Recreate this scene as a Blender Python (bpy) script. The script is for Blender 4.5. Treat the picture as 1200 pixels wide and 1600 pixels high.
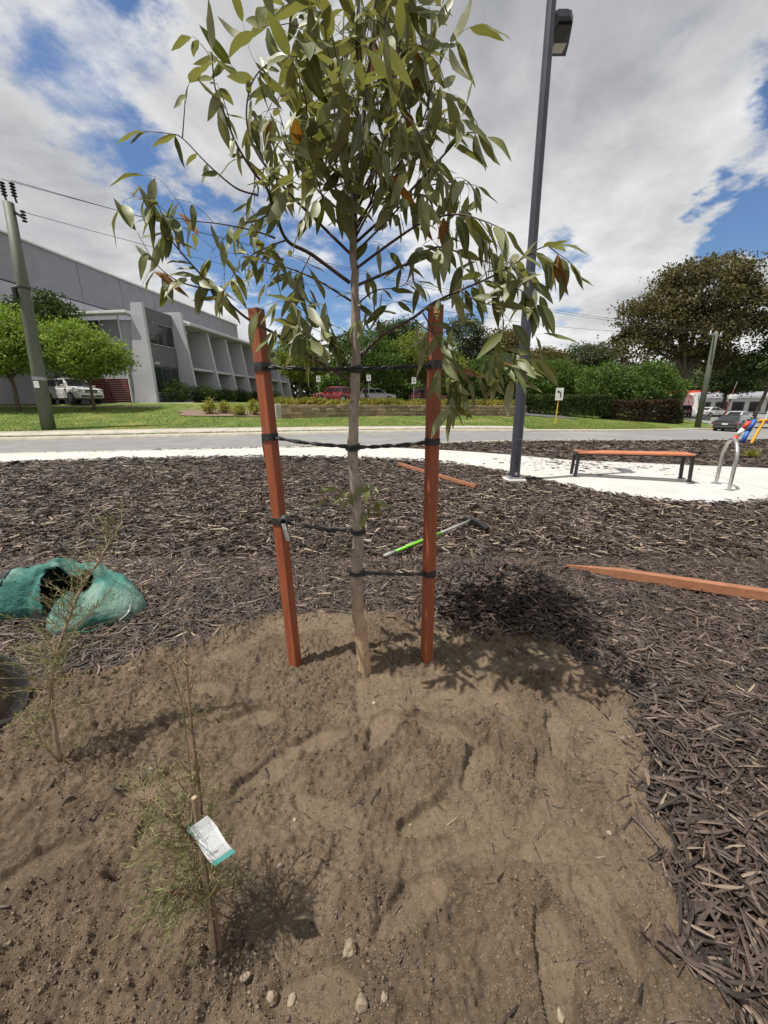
import bpy, bmesh, math, random
import numpy as np
from mathutils import Vector, Matrix, Euler

random.seed(7)
RNG = np.random.default_rng(11)
PI = math.pi
R = math.radians

# ------------------------------------------------------------------ clear
for o in list(bpy.data.objects):
    bpy.data.objects.remove(o, do_unlink=True)
scene = bpy.context.scene
COL = scene.collection

# ------------------------------------------------------------------ camera
CAM_H = 1.4
FPX = 601.0                                   # focal length in pixels of a 1200 x 1600 frame
PITCH = math.atan(170.0 / FPX)
ROLL = R(0.5)
cd = bpy.data.cameras.new('camera')
cam = bpy.data.objects.new('camera', cd)
COL.objects.link(cam)
cd.sensor_fit = 'VERTICAL'
cd.sensor_height = 24.0
cd.lens = 24.0 * FPX / 1600.0
cd.clip_start = 0.02
cd.clip_end = 3000
cam.matrix_world = (Matrix.Translation((0, 0, CAM_H)) @ Matrix.Rotation(PI / 2 - PITCH, 4, 'X')
                    @ Matrix.Rotation(-ROLL, 4, 'Z'))
scene.camera = cam

# ------------------------------------------------------------------ sun
SUN_EL = R(67)
SH_AZ = R(21)                                  # shadows fall to the right and a little away
sun_dir = Vector((-math.cos(SH_AZ) * math.cos(SUN_EL), -math.sin(SH_AZ) * math.cos(SUN_EL), math.sin(SUN_EL)))
sd = bpy.data.lights.new('sun', 'SUN')
sd.energy = 5.0
sd.angle = R(0.53)
sd.color = (1.0, 0.955, 0.88)
sun = bpy.data.objects.new('sun', sd)
COL.objects.link(sun)
sun.rotation_euler = sun_dir.to_track_quat('Z', 'Y').to_euler()
sun.location = (-6, -3, 12)

# ------------------------------------------------------------------ exposure
vs = scene.view_settings
vs.view_transform = 'Standard'
vs.look = 'None'
vs.exposure = 0.27
vs.gamma = 1.0
vs.use_curve_mapping = False


def ray(px, py):
    a, b = px - 600.0, 800.0 - py
    c, s = math.cos(ROLL), math.sin(ROLL)
    a, b = a * c + b * s, -a * s + b * c
    f = Vector((0, math.cos(PITCH), -math.sin(PITCH)))
    u = Vector((0, math.sin(PITCH), math.cos(PITCH)))
    return f + Vector((1, 0, 0)) * (a / FPX) + u * (b / FPX)


def at(px, py, Y):
    r = ray(px, py)
    return Vector((0, 0, CAM_H)) + r * (Y / r.y)


# ------------------------------------------------------------------ world: sky with broken cloud
w = bpy.data.worlds.new('World')
scene.world = w
w.use_nodes = True
nt = w.node_tree
nt.nodes.clear()


class NB:
    """small node helper"""
    def __init__(self, nt):
        self.nt = nt

    def n(self, t, **k):
        nd = self.nt.nodes.new(t)
        for a, b in k.items():
            setattr(nd, a, b)
        return nd

    def lk(self, a, b):
        self.nt.links.new(a, b)

    def val(self, sock, v):
        if hasattr(v, 'is_output'):
            self.lk(v, sock)
        elif v is not None:
            sock.default_value = v

    def m(self, op, a, b=None, c=None, clamp=False):
        nd = self.n('ShaderNodeMath', operation=op, use_clamp=clamp)
        self.val(nd.inputs[0], a)
        self.val(nd.inputs[1], b)
        if c is not None:
            self.val(nd.inputs[2], c)
        return nd.outputs[0]

    def vm(self, op, a, b=None, out=0):
        nd = self.n('ShaderNodeVectorMath', operation=op)
        self.val(nd.inputs[0], a)
        if b is not None:
            self.val(nd.inputs[1], b)
        return nd.outputs[out]

    def noise(self, vec, scale, detail=4, rough=0.55, dist=0.0):
        nd = self.n('ShaderNodeTexNoise')
        if vec is not None:
            self.lk(vec, nd.inputs['Vector'])
        nd.inputs['Scale'].default_value = scale
        nd.inputs['Detail'].default_value = detail
        nd.inputs['Roughness'].default_value = rough
        nd.inputs['Distortion'].default_value = dist
        return nd.outputs['Fac']

    def sm(self, x, lo, hi, a=0.0, b=1.0):
        nd = self.n('ShaderNodeMapRange', interpolation_type='SMOOTHSTEP')
        self.val(nd.inputs['Value'], x)
        nd.inputs['From Min'].default_value = lo
        nd.inputs['From Max'].default_value = hi
        nd.inputs['To Min'].default_value = a
        nd.inputs['To Max'].default_value = b
        return nd.outputs[0]

    def mix(self, f, a, b):
        nd = self.n('ShaderNodeMix', data_type='RGBA')
        self.val(nd.inputs[0], f)
        for s, v in ((nd.inputs[6], a), (nd.inputs[7], b)):
            if hasattr(v, 'is_output'):
                self.lk(v, s)
            else:
                s.default_value = (v[0], v[1], v[2], 1)
        return nd.outputs[2]


def build_world():
    B = NB(nt)
    sky = B.n('ShaderNodeTexSky', sky_type='NISHITA', sun_disc=False, sun_elevation=SUN_EL,
              sun_rotation=math.atan2(sun_dir.x, sun_dir.y), air_density=1.0, dust_density=0.35, ozone_density=1.6)
    tc = B.n('ShaderNodeTexCoord')
    d = tc.outputs['Generated']
    sep = B.n('ShaderNodeSeparateXYZ')
    B.lk(d, sep.inputs[0])
    z = B.m('MAXIMUM', sep.outputs[2], 0.0)
    zz = B.m('ADD', z, 0.22)
    comb = B.n('ShaderNodeCombineXYZ')
    B.lk(B.m('DIVIDE', sep.outputs[0], zz), comb.inputs[0])
    B.lk(B.m('DIVIDE', sep.outputs[1], zz), comb.inputs[1])
    uv = comb.outputs[0]
    warp = B.noise(uv, 2.1, 3, 0.5)
    n1 = B.noise(uv, 1.55, 9, 0.56, 0.25)            # cloud body
    n2 = B.noise(B.vm('ADD', uv, (-0.11, -0.05, 0.0)), 1.55, 9, 0.56, 0.25)   # the same field a step towards the sun
    n3 = B.noise(B.vm('ADD', uv, (7.3, 2.1, 0.0)), 0.75, 3, 0.5)              # broad grey bases
    n4 = B.noise(B.vm('ADD', uv, (1.7, 5.9, 0.0)), 6.0, 8, 0.6, 0.3)          # curls
    cover = B.m('ADD', B.m('ADD', B.m('MULTIPLY', n1, 0.62), 0.27), B.m('MULTIPLY', B.m('SUBTRACT', n4, 0.5), 0.40))
    # openings of blue: (pixel, angular size, depth)
    holes = [((205, 10), 3.4, .28), ((95, 165), 3.2, .22), ((240, 60), 2.4, .14), ((240, 265), 3.8, .30), ((280, 330), 3.2, .24), ((345, 410), 4.0, .32), ((455, 440), 5.0, .40),
             ((590, 420), 5.0, .36), ((1188, 165), 2.8, .42), ((1197, 350), 3.4, .42), ((1150, 385), 2.2, .25), ((690, 500), 4.0, .30), ((875, 400), 2.6, .26), ((860, 470), 2.6, .24),
             ((450, 560), 2.6, .34), ((500, 15), 3.0, .26), ((885, 545), 2.6, .16), ((700, 560), 2.6, .28), ((540, 520), 3, .2)]
    wn = B.n('ShaderNodeTexNoise')
    B.lk(uv, wn.inputs['Vector'])
    wn.inputs['Scale'].default_value = 3.2
    wn.inputs['Detail'].default_value = 6
    wn.inputs['Roughness'].default_value = .62
    wv = B.vm('SUBTRACT', wn.outputs['Color'], (.5, .5, .5))
    sc_ = B.n('ShaderNodeVectorMath', operation='SCALE')
    B.lk(wv, sc_.inputs[0])
    sc_.inputs['Scale'].default_value = .34
    dw = B.vm('NORMALIZE', B.vm('ADD', d, sc_.outputs[0]))
    for (p, size, dep) in holes:
        v = ray(*p).normalized()
        dot = B.vm('DOT_PRODUCT', dw, (v.x, v.y, v.z), out=1)
        k = 1.0 / (1 - math.cos(R(size * 1.25)))
        g = B.m('POWER', 2.718, B.m('MULTIPLY', B.m('SUBTRACT', dot, 1.0), k))
        cover = B.m('SUBTRACT', cover, B.m('MULTIPLY', g, dep))
    alpha = B.sm(cover, 0.20, 0.46)
    thick = B.sm(cover, 0.36, 0.62)
    lit = B.m('SUBTRACT', n1, n2)                      # > 0 on the side turned to the sun
    br = B.m('ADD', 0.98, B.m('MULTIPLY', lit, 1.0))
    br = B.m('SUBTRACT', br, B.m('MULTIPLY', thick, 0.08))
    br = B.m('SUBTRACT', br, B.m('MULTIPLY', B.sm(n3, 0.40, 0.64), 0.26))
    br = B.m('ADD', br, B.m('MULTIPLY', B.m('SUBTRACT', n4, 0.5), 0.30))
    # clouds low over the horizon show their sunlit sides
    br = B.m('ADD', br, B.m('MULTIPLY', B.sm(z, 0.05, 0.38, 1.0, 0.0), 0.10))
    br = B.m('MINIMUM', B.m('MAXIMUM', br, 0.50), 1.12)
    ccol = B.mix(B.sm(br, 0.4, 0.95), (6.1, 6.3, 6.75), (8.2, 8.2, 8.2))
    cl = B.n('ShaderNodeMix', data_type='RGBA', blend_type='MULTIPLY')
    cl.inputs[0].default_value = 1.0
    B.lk(ccol, cl.inputs[6])
    cb = B.n('ShaderNodeCombineXYZ')
    for i in range(3):
        B.lk(br, cb.inputs[i])
    B.lk(cb.outputs[0], cl.inputs[7])
    skyc = B.n('ShaderNodeMix', data_type='RGBA', blend_type='MULTIPLY')
    skyc.inputs[0].default_value = 1.0
    B.lk(sky.outputs[0], skyc.inputs[6])
    skyc.inputs[7].default_value = (0.80, 0.95, 1.12, 1)
    colr = B.mix(alpha, skyc.outputs[2], cl.outputs[2])
    bg = B.n('ShaderNodeBackground')
    B.lk(colr, bg.inputs[0])
    bg.inputs[1].default_value = 0.088
    out = B.n('ShaderNodeOutputWorld')
    B.lk(bg.outputs[0], out.inputs[0])


build_world()


# ------------------------------------------------------------------ materials
def new_mat(name):
    m = bpy.data.materials.new(name)
    m.use_nodes = True
    t = m.node_tree
    b = t.nodes['Principled BSDF']
    return m, NB(t), b


def mat(name, c1, c2=None, scale=6.0, rough=0.7, bump=0.0, bscale=None, metal=0.0, stretch=None, detail=5,
        c3=None, s3=1.0, spec=None, lo=0.35, hi=0.65, rnd=None, rnd_amt=0.3, coat=0.0, bdist=0.01, coord='Object'):
    """two-tone noise colour, optional large patches (c3), optional per-piece variation, optional bump"""
    m, B, b = new_mat(name)
    tc = B.n('ShaderNodeTexCoord')
    v = tc.outputs[coord]
    if stretch:
        mp = B.n('ShaderNodeMapping')
        B.lk(v, mp.inputs[0])
        mp.inputs['Scale'].default_value = stretch
        v = mp.outputs[0]
    if c2 is None:
        c2 = tuple(x * 0.82 for x in c1)
    col = B.mix(B.sm(B.noise(v, scale, detail, 0.6), lo, hi), c1, c2)
    if c3:
        col = B.mix(B.sm(B.noise(v, s3, 4, 0.6, 0.3), 0.47, 0.64), col, c3)
    if rnd == 'attr':
        at_ = B.n('ShaderNodeAttribute', attribute_name='rnd')
        rv = at_.outputs['Fac']
    elif rnd == 'obj':
        rv = B.n('ShaderNodeObjectInfo').outputs['Random']
    if rnd:
        hv = B.n('ShaderNodeHueSaturation')
        B.lk(col, hv.inputs['Color'])
        B.lk(B.m('ADD', 1.0 - rnd_amt, B.m('MULTIPLY', rv, 2 * rnd_amt)), hv.inputs['Value'])
        B.lk(B.m('ADD', 0.488, B.m('MULTIPLY', B.m('FRACT', B.m('MULTIPLY', rv, 7.31)), 0.024)), hv.inputs['Hue'])
        col = hv.outputs[0]
    B.lk(col, b.inputs['Base Color'])
    b.inputs['Roughness'].default_value = rough
    b.inputs['Metallic'].default_value = metal
    if spec is not None:
        b.inputs['Specular IOR Level'].default_value = spec
    if coat:
        b.inputs['Coat Weight'].default_value = coat
        b.inputs['Coat Roughness'].default_value = 0.08
    if bump:
        bn = B.n('ShaderNodeBump')
        bn.inputs['Strength'].default_value = bump
        bn.inputs['Distance'].default_value = bdist
        B.lk(B.noise(v, bscale or scale * 3, 6, 0.6), bn.inputs['Height'])
        B.lk(bn.outputs[0], b.inputs['Normal'])
    return m


def leaf_mat(name, top, under, var=0.3, rnd='attr', trans=0.28, rough=0.7, odd=None):
    m, B, b = new_mat(name)
    if rnd == 'attr':
        rv = B.n('ShaderNodeAttribute', attribute_name='rnd').outputs['Fac']
    else:
        rv = B.n('ShaderNodeObjectInfo').outputs['Random']
    geo = B.n('ShaderNodeNewGeometry')
    col = B.mix(geo.outputs['Backfacing'], top, under)
    rv2 = B.m('FRACT', B.m('MULTIPLY', rv, 13.7))
    hv = B.n('ShaderNodeHueSaturation')
    B.lk(col, hv.inputs['Color'])
    B.lk(B.m('ADD', 1.0 - var, B.m('MULTIPLY', rv, 2 * var)), hv.inputs['Value'])
    B.lk(B.m('ADD', 0.485, B.m('MULTIPLY', rv2, 0.03)), hv.inputs['Hue'])
    col = hv.outputs[0]
    if odd:
        col = B.mix(B.m('GREATER_THAN', B.m('FRACT', B.m('MULTIPLY', rv, 41.3)), odd[1]), col, odd[0])
    B.lk(col, b.inputs['Base Color'])
    b.inputs['Roughness'].default_value = rough
    b.inputs['Specular IOR Level'].default_value = .22
    tr = B.n('ShaderNodeBsdfTranslucent')
    br = B.n('ShaderNodeMix', data_type='RGBA', blend_type='MULTIPLY')
    br.inputs[0].default_value = 1.0
    B.lk(col, br.inputs[6])
    br.inputs[7].default_value = (1.25, 1.3, 0.6, 1)
    B.lk(br.outputs[2], tr.inputs[0])
    mx = B.n('ShaderNodeMixShader')
    mx.inputs[0].default_value = trans
    B.lk(b.outputs[0], mx.inputs[1])
    B.lk(tr.outputs[0], mx.inputs[2])
    out = [x for x in m.node_tree.nodes if x.type == 'OUTPUT_MATERIAL'][0]
    B.lk(mx.outputs[0], out.inputs[0])
    return m


M = {}
M['concrete'] = mat('concrete_pale', (.49, .48, .455), (.42, .41, .385), 1.5, .85, .25, 60, c3=(.44, .425, .395), s3=.5, bdist=.004)
M['kerb'] = mat('kerb_concrete', (.42, .39, .33), (.33, .30, .25), 2.0, .9, .2, 40, bdist=.004)
M['asphalt'] = mat('asphalt', (.20, .20, .20), (.165, .165, .165), 1.2, .9, .5, 90, c3=(.23, .225, .22), s3=.12, bdist=.006)
M['asphalt_dark'] = mat('asphalt_carpark', (.09, .09, .09), (.07, .07, .07), 1.2, .9, .4, 90, bdist=.006)
M['grass'] = mat('lawn', (.115, .165, .020), (.080, .125, .014), 3.0, .9, .9, 35, c3=(.17, .19, .035), s3=.45, bdist=.05)
M['bedsoil'] = mat('mulch_floor', (.055, .037, .026), (.022, .015, .011), 55, .95, 1.0, 70, c3=(.075, .052, .037), s3=2.5, bdist=.02,
                   stretch=(1, 1.6, 1))
M['steel'] = mat('brushed_steel', (.55, .54, .52), (.45, .44, .43), 8, .32, metal=.9)
M['galv'] = mat('galvanised_steel', (.36, .37, .38), (.28, .29, .30), 8, .5, metal=.6)
M['black'] = mat('black_metal', (.012, .012, .013), (.02, .02, .021), 10, .45)
M['rubber'] = mat('rubber', (.02, .02, .02), (.03, .03, .03), 20, .8)
M['strap'] = mat('black_webbing', (.016, .016, .018), (.035, .035, .038), 120, .55, .5, 400, bdist=.002)
M['charcoal'] = mat('charcoal_paint', (.035, .040, .055), (.045, .05, .064), 6, .42, .05, 80)
M['white'] = mat('white_paint', (.74, .74, .72), (.66, .66, .64), 4, .6)
M['yellow'] = mat('yellow_paint', (.75, .42, .03), (.68, .36, .03), 5, .5)
M['red'] = mat('red_paint', (.62, .07, .035), (.5, .05, .03), 5, .5)
M['blue'] = mat('blue_paint', (.02, .11, .42), (.02, .09, .34), 5, .5)
M['redwhite'] = mat('faded_plastic', (.75, .72, .68), (.7, .66, .6), 5, .5)
M['glass'] = mat('dark_glass', (.02, .025, .03), (.03, .035, .04), 2, .06, spec=.6)
M['chrome'] = mat('chrome', (.6, .6, .6), None, 5, .2, metal=.9)
M['plaster'] = mat('light_grey_render', (.50, .50, .545), (.45, .45, .49), 1.1, .85, .1, 30, c3=(.47, .47, .51), s3=.35)
M['plaster_mid'] = mat('mid_grey_render', (.285, .29, .315), (.25, .255, .28), 1.1, .85, .1, 30, c3=(.27, .275, .30), s3=.3)
M['plaster_dark'] = mat('dark_grey_render', (.14, .14, .155), (.12, .12, .135), 1.1, .85, .1, 30)
M['joint'] = mat('dark_joint', (.05, .05, .055), None, 5, .9)
M['frame'] = mat('window_frame', (.16, .16, .17), None, 5, .5)
M['limestone'] = mat('limestone', (.36, .27, .17), (.25, .185, .115), 5, .9, .6, 30, rnd='obj', rnd_amt=.35, bdist=.02)
M['mortar'] = mat('mortar', (.22, .18, .13), (.16, .13, .10), 9, .95, .4, 40)


# ------------------------------------------------------------------ mesh helpers
class MB:
    def __init__(self):
        self.v, self.f, self.mi = [], [], []

    def add(self, vs_, fs_, mi=0):
        k = len(self.v)
        self.v += [tuple(p) for p in vs_]
        self.f += [tuple(i + k for i in f) for f in fs_]
        self.mi += [mi] * len(fs_)
        return self

    def box(self, c, s, rot=None, bev=0.0, mi=0):
        """axis box (optionally rotated) with small chamfers along every edge when bev > 0"""
        hx, hy, hz = s[0] / 2, s[1] / 2, s[2] / 2
        c = Vector(c)
        if bev <= 0:
            P = [Vector((x, y, z)) for z in (-hz, hz) for y in (-hy, hy) for x in (-hx, hx)]
            Fc = [(0, 2, 3, 1), (4, 5, 7, 6), (0, 1, 5, 4), (2, 6, 7, 3), (0, 4, 6, 2), (1, 3, 7, 5)]
        else:
            b = min(bev, hx * .9, hy * .9, hz * .9)
            P, idx = [], {}
            for sx in (-1, 1):
                for sy in (-1, 1):
                    for sz in (-1, 1):
                        for a in range(3):
                            q = [sx * (hx - b), sy * (hy - b), sz * (hz - b)]
                            q[a] += (sx, sy, sz)[a] * b
                            idx[(sx, sy, sz, a)] = len(P)
                            P.append(Vector(q))
            Fc = []
            for a in range(3):
                u, v_ = (a + 1) % 3, (a + 2) % 3
                for s_ in (-1, 1):
                    q = []
                    for su, sv in ((-1, -1), (1, -1), (1, 1), (-1, 1)):
                        k = [0, 0, 0]
                        k[a], k[u], k[v_] = s_, su, sv
                        q.append(idx[(k[0], k[1], k[2], a)])
                    Fc.append(tuple(q) if s_ > 0 else tuple(reversed(q)))
            for a in range(3):
                u, v_ = (a + 1) % 3, (a + 2) % 3
                for su in (-1, 1):
                    for sv in (-1, 1):
                        k1, k2 = [0, 0, 0], [0, 0, 0]
                        k1[a], k1[u], k1[v_] = -1, su, sv
                        k2[a], k2[u], k2[v_] = 1, su, sv
                        q = (idx[(*k1, u)], idx[(*k2, u)], idx[(*k2, v_)], idx[(*k1, v_)])
                        Fc.append(q if su * sv > 0 else tuple(reversed(q)))
            for sx in (-1, 1):
                for sy in (-1, 1):
                    for sz in (-1, 1):
                        t = tuple(idx[(sx, sy, sz, a)] for a in range(3))
                        Fc.append(t if sx * sy * sz > 0 else tuple(reversed(t)))
        if rot is not None:
            rm = rot.to_matrix() if isinstance(rot, Euler) else rot
            P = [rm @ p for p in P]
        return self.add([p + c for p in P], Fc, mi)

    def tube(self, pts, rad, n=8, cap=True, mi=0, sq=None):
        pts = [Vector(p) for p in pts]
        if not hasattr(rad, '__len__'):
            rad = [rad] * len(pts)
        k = len(self.v)
        up = Vector((0, 0, 1))
        d0 = (pts[1] - pts[0]).normalized()
        if abs(d0.dot(up)) > .95:
            up = Vector((0, 1, 0))
        a = d0.cross(up).normalized()
        for i, p in enumerate(pts):
            d = (pts[min(i + 1, len(pts) - 1)] - pts[max(i - 1, 0)])
            if d.length < 1e-9:
                d = d0
            d.normalize()
            a = (a - d * a.dot(d))
            if a.length < 1e-6:
                a = d.orthogonal()
            a.normalize()
            b = d.cross(a)
            for j in range(n):
                t = 2 * PI * (j + .5) / n
                self.v.append(tuple(p + (a * math.cos(t) + b * math.sin(t)) * rad[i]))
        for i in range(len(pts) - 1):
            for j in range(n):
                q = (k + i * n + j, k + i * n + (j + 1) % n, k + (i + 1) * n + (j + 1) % n, k + (i + 1) * n + j)
                self.f.append(q)
                self.mi.append(mi)
        if cap:
            self.f.append(tuple(k + j for j in reversed(range(n))))
            self.f.append(tuple(k + (len(pts) - 1) * n + j for j in range(n)))
            self.mi += [mi, mi]
        return self

    def prism(self, poly, axis, lo, hi, mi=0):
        """extrude a 2-D polygon along an axis (0,1,2) from lo to hi"""
        n = len(poly)
        o = [i for i in range(3) if i != axis]
        P = []
        for h in (lo, hi):
            for (a, b) in poly:
                q = [0, 0, 0]
                q[o[0]], q[o[1]], q[axis] = a, b, h
                P.append(q)
        Fc = [tuple(reversed(range(n))), tuple(range(n, 2 * n))]
        for i in range(n):
            Fc.append((i, (i + 1) % n, n + (i + 1) % n, n + i))
        area = sum(poly[i][0] * poly[(i + 1) % n][1] - poly[(i + 1) % n][0] * poly[i][1] for i in range(n))
        sgn = area * (1 if axis != 1 else -1) * (1 if hi > lo else -1)
        if sgn < 0:
            Fc = [tuple(reversed(f)) for f in Fc]
        return self.add(P, Fc, mi)

    def lathe(self, prof, c=(0, 0, 0), n=16, axis=2, mi=0):
        k = len(self.v)
        for (r, h) in prof:
            for j in range(n):
                t = 2 * PI * j / n
                q = [r * math.cos(t), r * math.sin(t), h]
                if axis == 1:
                    q = [q[0], q[2], q[1]]
                elif axis == 0:
                    q = [q[2], q[0], q[1]]
                self.v.append((q[0] + c[0], q[1] + c[1], q[2] + c[2]))
        for i in range(len(prof) - 1):
            for j in range(n):
                f = (k + i * n + j, k + i * n + (j + 1) % n, k + (i + 1) * n + (j + 1) % n, k + (i + 1) * n + j)
                self.f.append(f if axis != 1 else tuple(reversed(f)))
                self.mi.append(mi)
        return self

    def mesh(self, name, smooth=False):
        me = bpy.data.meshes.new(name)
        me.from_pydata(self.v, [], self.f)
        if any(self.mi):
            me.polygons.foreach_set('material_index', self.mi)
        if smooth:
            me.polygons.foreach_set('use_smooth', [True] * len(me.polygons))
        me.update()
        return me

    def build(self, name, material, parent=None, smooth=False, loc=None):
        me = self.mesh(name, smooth)
        for mm in (material if isinstance(material, (list, tuple)) else [material]):
            me.materials.append(mm)
        return link(name, me, parent, loc)


def link(name, me, parent=None, loc=None):
    o = bpy.data.objects.new(name, me)
    COL.objects.link(o)
    if parent is not None:
        o.parent = parent
    if loc is not None:
        o.location = loc
    return o


def np_mesh(name, V, Fq, material, rnd=None, smooth=False, parent=None, tri=False):
    """large mesh straight from numpy arrays; rnd = one value per vertex"""
    me = bpy.data.meshes.new(name)
    V = np.ascontiguousarray(V, dtype=np.float32)
    Fq = np.ascontiguousarray(Fq, dtype=np.int32)
    k = Fq.shape[1]
    me.vertices.add(len(V))
    me.vertices.foreach_set('co', V.ravel())
    me.loops.add(Fq.size)
    me.loops.foreach_set('vertex_index', Fq.ravel())
    me.polygons.add(len(Fq))
    me.polygons.foreach_set('loop_start', np.arange(0, Fq.size, k, dtype=np.int32))
    me.polygons.foreach_set('loop_total', np.full(len(Fq), k, dtype=np.int32))
    if smooth:
        me.polygons.foreach_set('use_smooth', np.ones(len(Fq), dtype=bool))
    if rnd is not None:
        a = me.attributes.new('rnd', 'FLOAT', 'POINT')
        a.data.foreach_set('value', np.ascontiguousarray(rnd, dtype=np.float32))
    me.update(calc_edges=True)
    me.validate()
    me.materials.append(material)
    return link(name, me, parent)


def tag(o, label=None, cat=None, group=None, kind=None):
    if label:
        o['label'] = label
    if cat:
        o['category'] = cat
    if group:
        o['group'] = group
    if kind:
        o['kind'] = kind
    return o


def thing(name, label, cat, loc=(0, 0, 0), rz=0.0, group=None):
    o = bpy.data.objects.new(name, None)
    o.empty_display_size = .1
    COL.objects.link(o)
    o.location = loc
    o.rotation_euler = (0, 0, rz)
    return tag(o, label, cat, group)


# ------------------------------------------------------------------ numpy noise
def _h(i, j, s):
    n = (i * 374761393 + j * 668265263 + s * 974711) & 0x7fffffff
    n = ((n ^ (n >> 13)) * 1274126177) & 0x7fffffff
    return ((n ^ (n >> 16)) & 0xffff) / 65535.0


def vnoise(x, y, s=0):
    xi, yi = np.floor(x).astype(np.int64), np.floor(y).astype(np.int64)
    fx, fy = x - xi, y - yi
    fx, fy = fx * fx * (3 - 2 * fx), fy * fy * (3 - 2 * fy)
    a, b = _h(xi, yi, s), _h(xi + 1, yi, s)
    c, d = _h(xi, yi + 1, s), _h(xi + 1, yi + 1, s)
    return (a * (1 - fx) + b * fx) * (1 - fy) + (c * (1 - fx) + d * fx) * fy


def fbm(x, y, f, o=4, s=0, g=.5):
    t, a, n = 0, 1.0, 0.0
    for k in range(o):
        t = t + a * vnoise(x * f + 17.3 * k, y * f - 9.1 * k, s + k)
        n += a
        a *= g
        f *= 2.03
    return t / n - .5


def clods(x, y, cell, s):
    """packed rounded lumps: 1 at the middle of a lump, 0 in the gaps"""
    u, v = x / cell, y / cell
    ui, vi = np.floor(u).astype(np.int64), np.floor(v).astype(np.int64)
    best = np.zeros_like(u)
    for di in (-1, 0, 1):
        for dj in (-1, 0, 1):
            ci, cj = ui + di, vi + dj
            px_c = ci + _h(ci, cj, s)
            py_c = cj + _h(ci, cj, s + 5)
            rad_c = .30 + .55 * _h(ci, cj, s + 9)
            q = ((u - px_c) ** 2 + (v - py_c) ** 2) / rad_c ** 2
            best = np.maximum(best, rad_c * np.sqrt(np.maximum(0, 1 - q)))
    return best


def sstep(x, a, b):
    t = np.clip((x - a) / (b - a), 0, 1)
    return t * t * (3 - 2 * t)


# ------------------------------------------------------------------ terrain
FK = np.array([(-90, 9.0), (-40, 14.6), (-17, 17.4), (-5.4, 19.5), (1.4, 20.8), (8, 23.2), (16, 27.8), (30, 37.2), (45, 46), (90, 74)], float)   # far kerb
NK = np.array([(-90, 3.0), (-40, 8.6), (-12, 12.1), (-4.3, 13.1), (0, 13.7), (3, 15.0), (12.3, 18.7), (19, 21.8), (24, 24.2), (45, 34), (90, 56)], float)  # near kerb


def fk(x):
    return np.interp(x, FK[:, 0], FK[:, 1])


def nk(x):
    return np.interp(x, NK[:, 0], NK[:, 1])


def zt(x, y):
    x = np.asarray(x, float)
    y = np.asarray(y, float)
    t = np.log1p(np.exp(np.clip((x - 4) / 2, -30, 30))) * 2
    drop = 2.4 * np.tanh(.05 * t / 2.4)
    d = np.maximum(0, y - fk(x))
    s = np.interp(x, [-10, 2], [.115, .06])
    return -drop + np.minimum(s * d, 1.55)


def gz(x, y):
    return float(zt(x, y))


def strip(name, xs, lo, hi, dz, material, rows=6, skirt=0.0, amp=0.0, parent=None):
    """sheet over the terrain between two curves lo(x) and hi(x), with a skirt down its edges"""
    xs = np.asarray(xs, float)
    a, b = lo(xs), hi(xs)
    t = np.linspace(0, 1, rows + 1)
    X = np.repeat(xs[:, None], rows + 1, 1)
    Y = a[:, None] + (b - a)[:, None] * t[None, :]
    Z = zt(X, Y) + dz
    if amp:
        Z = Z + amp * fbm(X, Y, .8, 3, 5)
    if skirt:
        X = np.concatenate([X[:, :1], X, X[:, -1:]], 1)
        Y = np.concatenate([Y[:, :1], Y, Y[:, -1:]], 1)
        Z = np.concatenate([Z[:, :1] - skirt, Z, Z[:, -1:] - skirt], 1)
    n, m = X.shape
    V = np.stack([X, Y, Z], -1).reshape(-1, 3)
    i, j = np.meshgrid(np.arange(n - 1), np.arange(m - 1), indexing='ij')
    k = (i * m + j).ravel()
    Fq = np.stack([k, k + m, k + m + 1, k + 1], 1)
    return np_mesh(name, V, Fq, material, smooth=False, parent=parent)


XS = np.unique(np.concatenate([np.linspace(-90, -14, 30), np.linspace(-14, 30, 120), np.linspace(30, 90, 30)]))
# ground to the horizon
gx = np.concatenate([-np.geomspace(1500, 95, 10), np.linspace(-90, 90, 91), np.geomspace(95, 1500, 10)])
g_ = np.meshgrid(gx, np.concatenate([[-1500, -400, -60], np.linspace(-12, 200, 107), np.geomspace(205, 1500, 8)]), indexing='ij')
gZ = zt(g_[0], g_[1]) - .25
gV = np.stack([g_[0], g_[1], gZ], -1).reshape(-1, 3)
n_, m_ = gZ.shape
ii, jj = np.meshgrid(np.arange(n_ - 1), np.arange(m_ - 1), indexing='ij')
kk = (ii * m_ + jj).ravel()
tag(np_mesh('ground', gV, np.stack([kk, kk + m_, kk + m_ + 1, kk + 1], 1), M['bedsoil']), 'bare dark ground reaching to the horizon', None, kind='structure')
tag(strip('road', XS, nk, fk, -.09, M['asphalt'], 8), 'grey asphalt street', None, kind='structure')
tag(strip('kerb', XS, lambda x: fk(x), lambda x: fk(x) + .32, .035, M['kerb'], 1, .2), 'pale concrete kerb on the lawn side', None, kind='structure')
tag(strip('kerb', XS, lambda x: nk(x) - .22, lambda x: nk(x), .012, M['kerb'], 1, .2), 'pale concrete kerb on the garden side', None, kind='structure')
lawn = tag(strip('lawn', XS, lambda x: fk(x) + .32, lambda x: fk(x) + 90, .01, M['grass'], 90, 0, .05), 'bright green lawn verge', None, kind='structure')
tag(strip('verge_path', XS[(XS > -60) & (XS < 9)], lambda x: fk(x) + .62, lambda x: fk(x) + 1.75, .045, M['kerb'], 1, .1), 'narrow concrete verge path', None, kind='structure')

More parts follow.
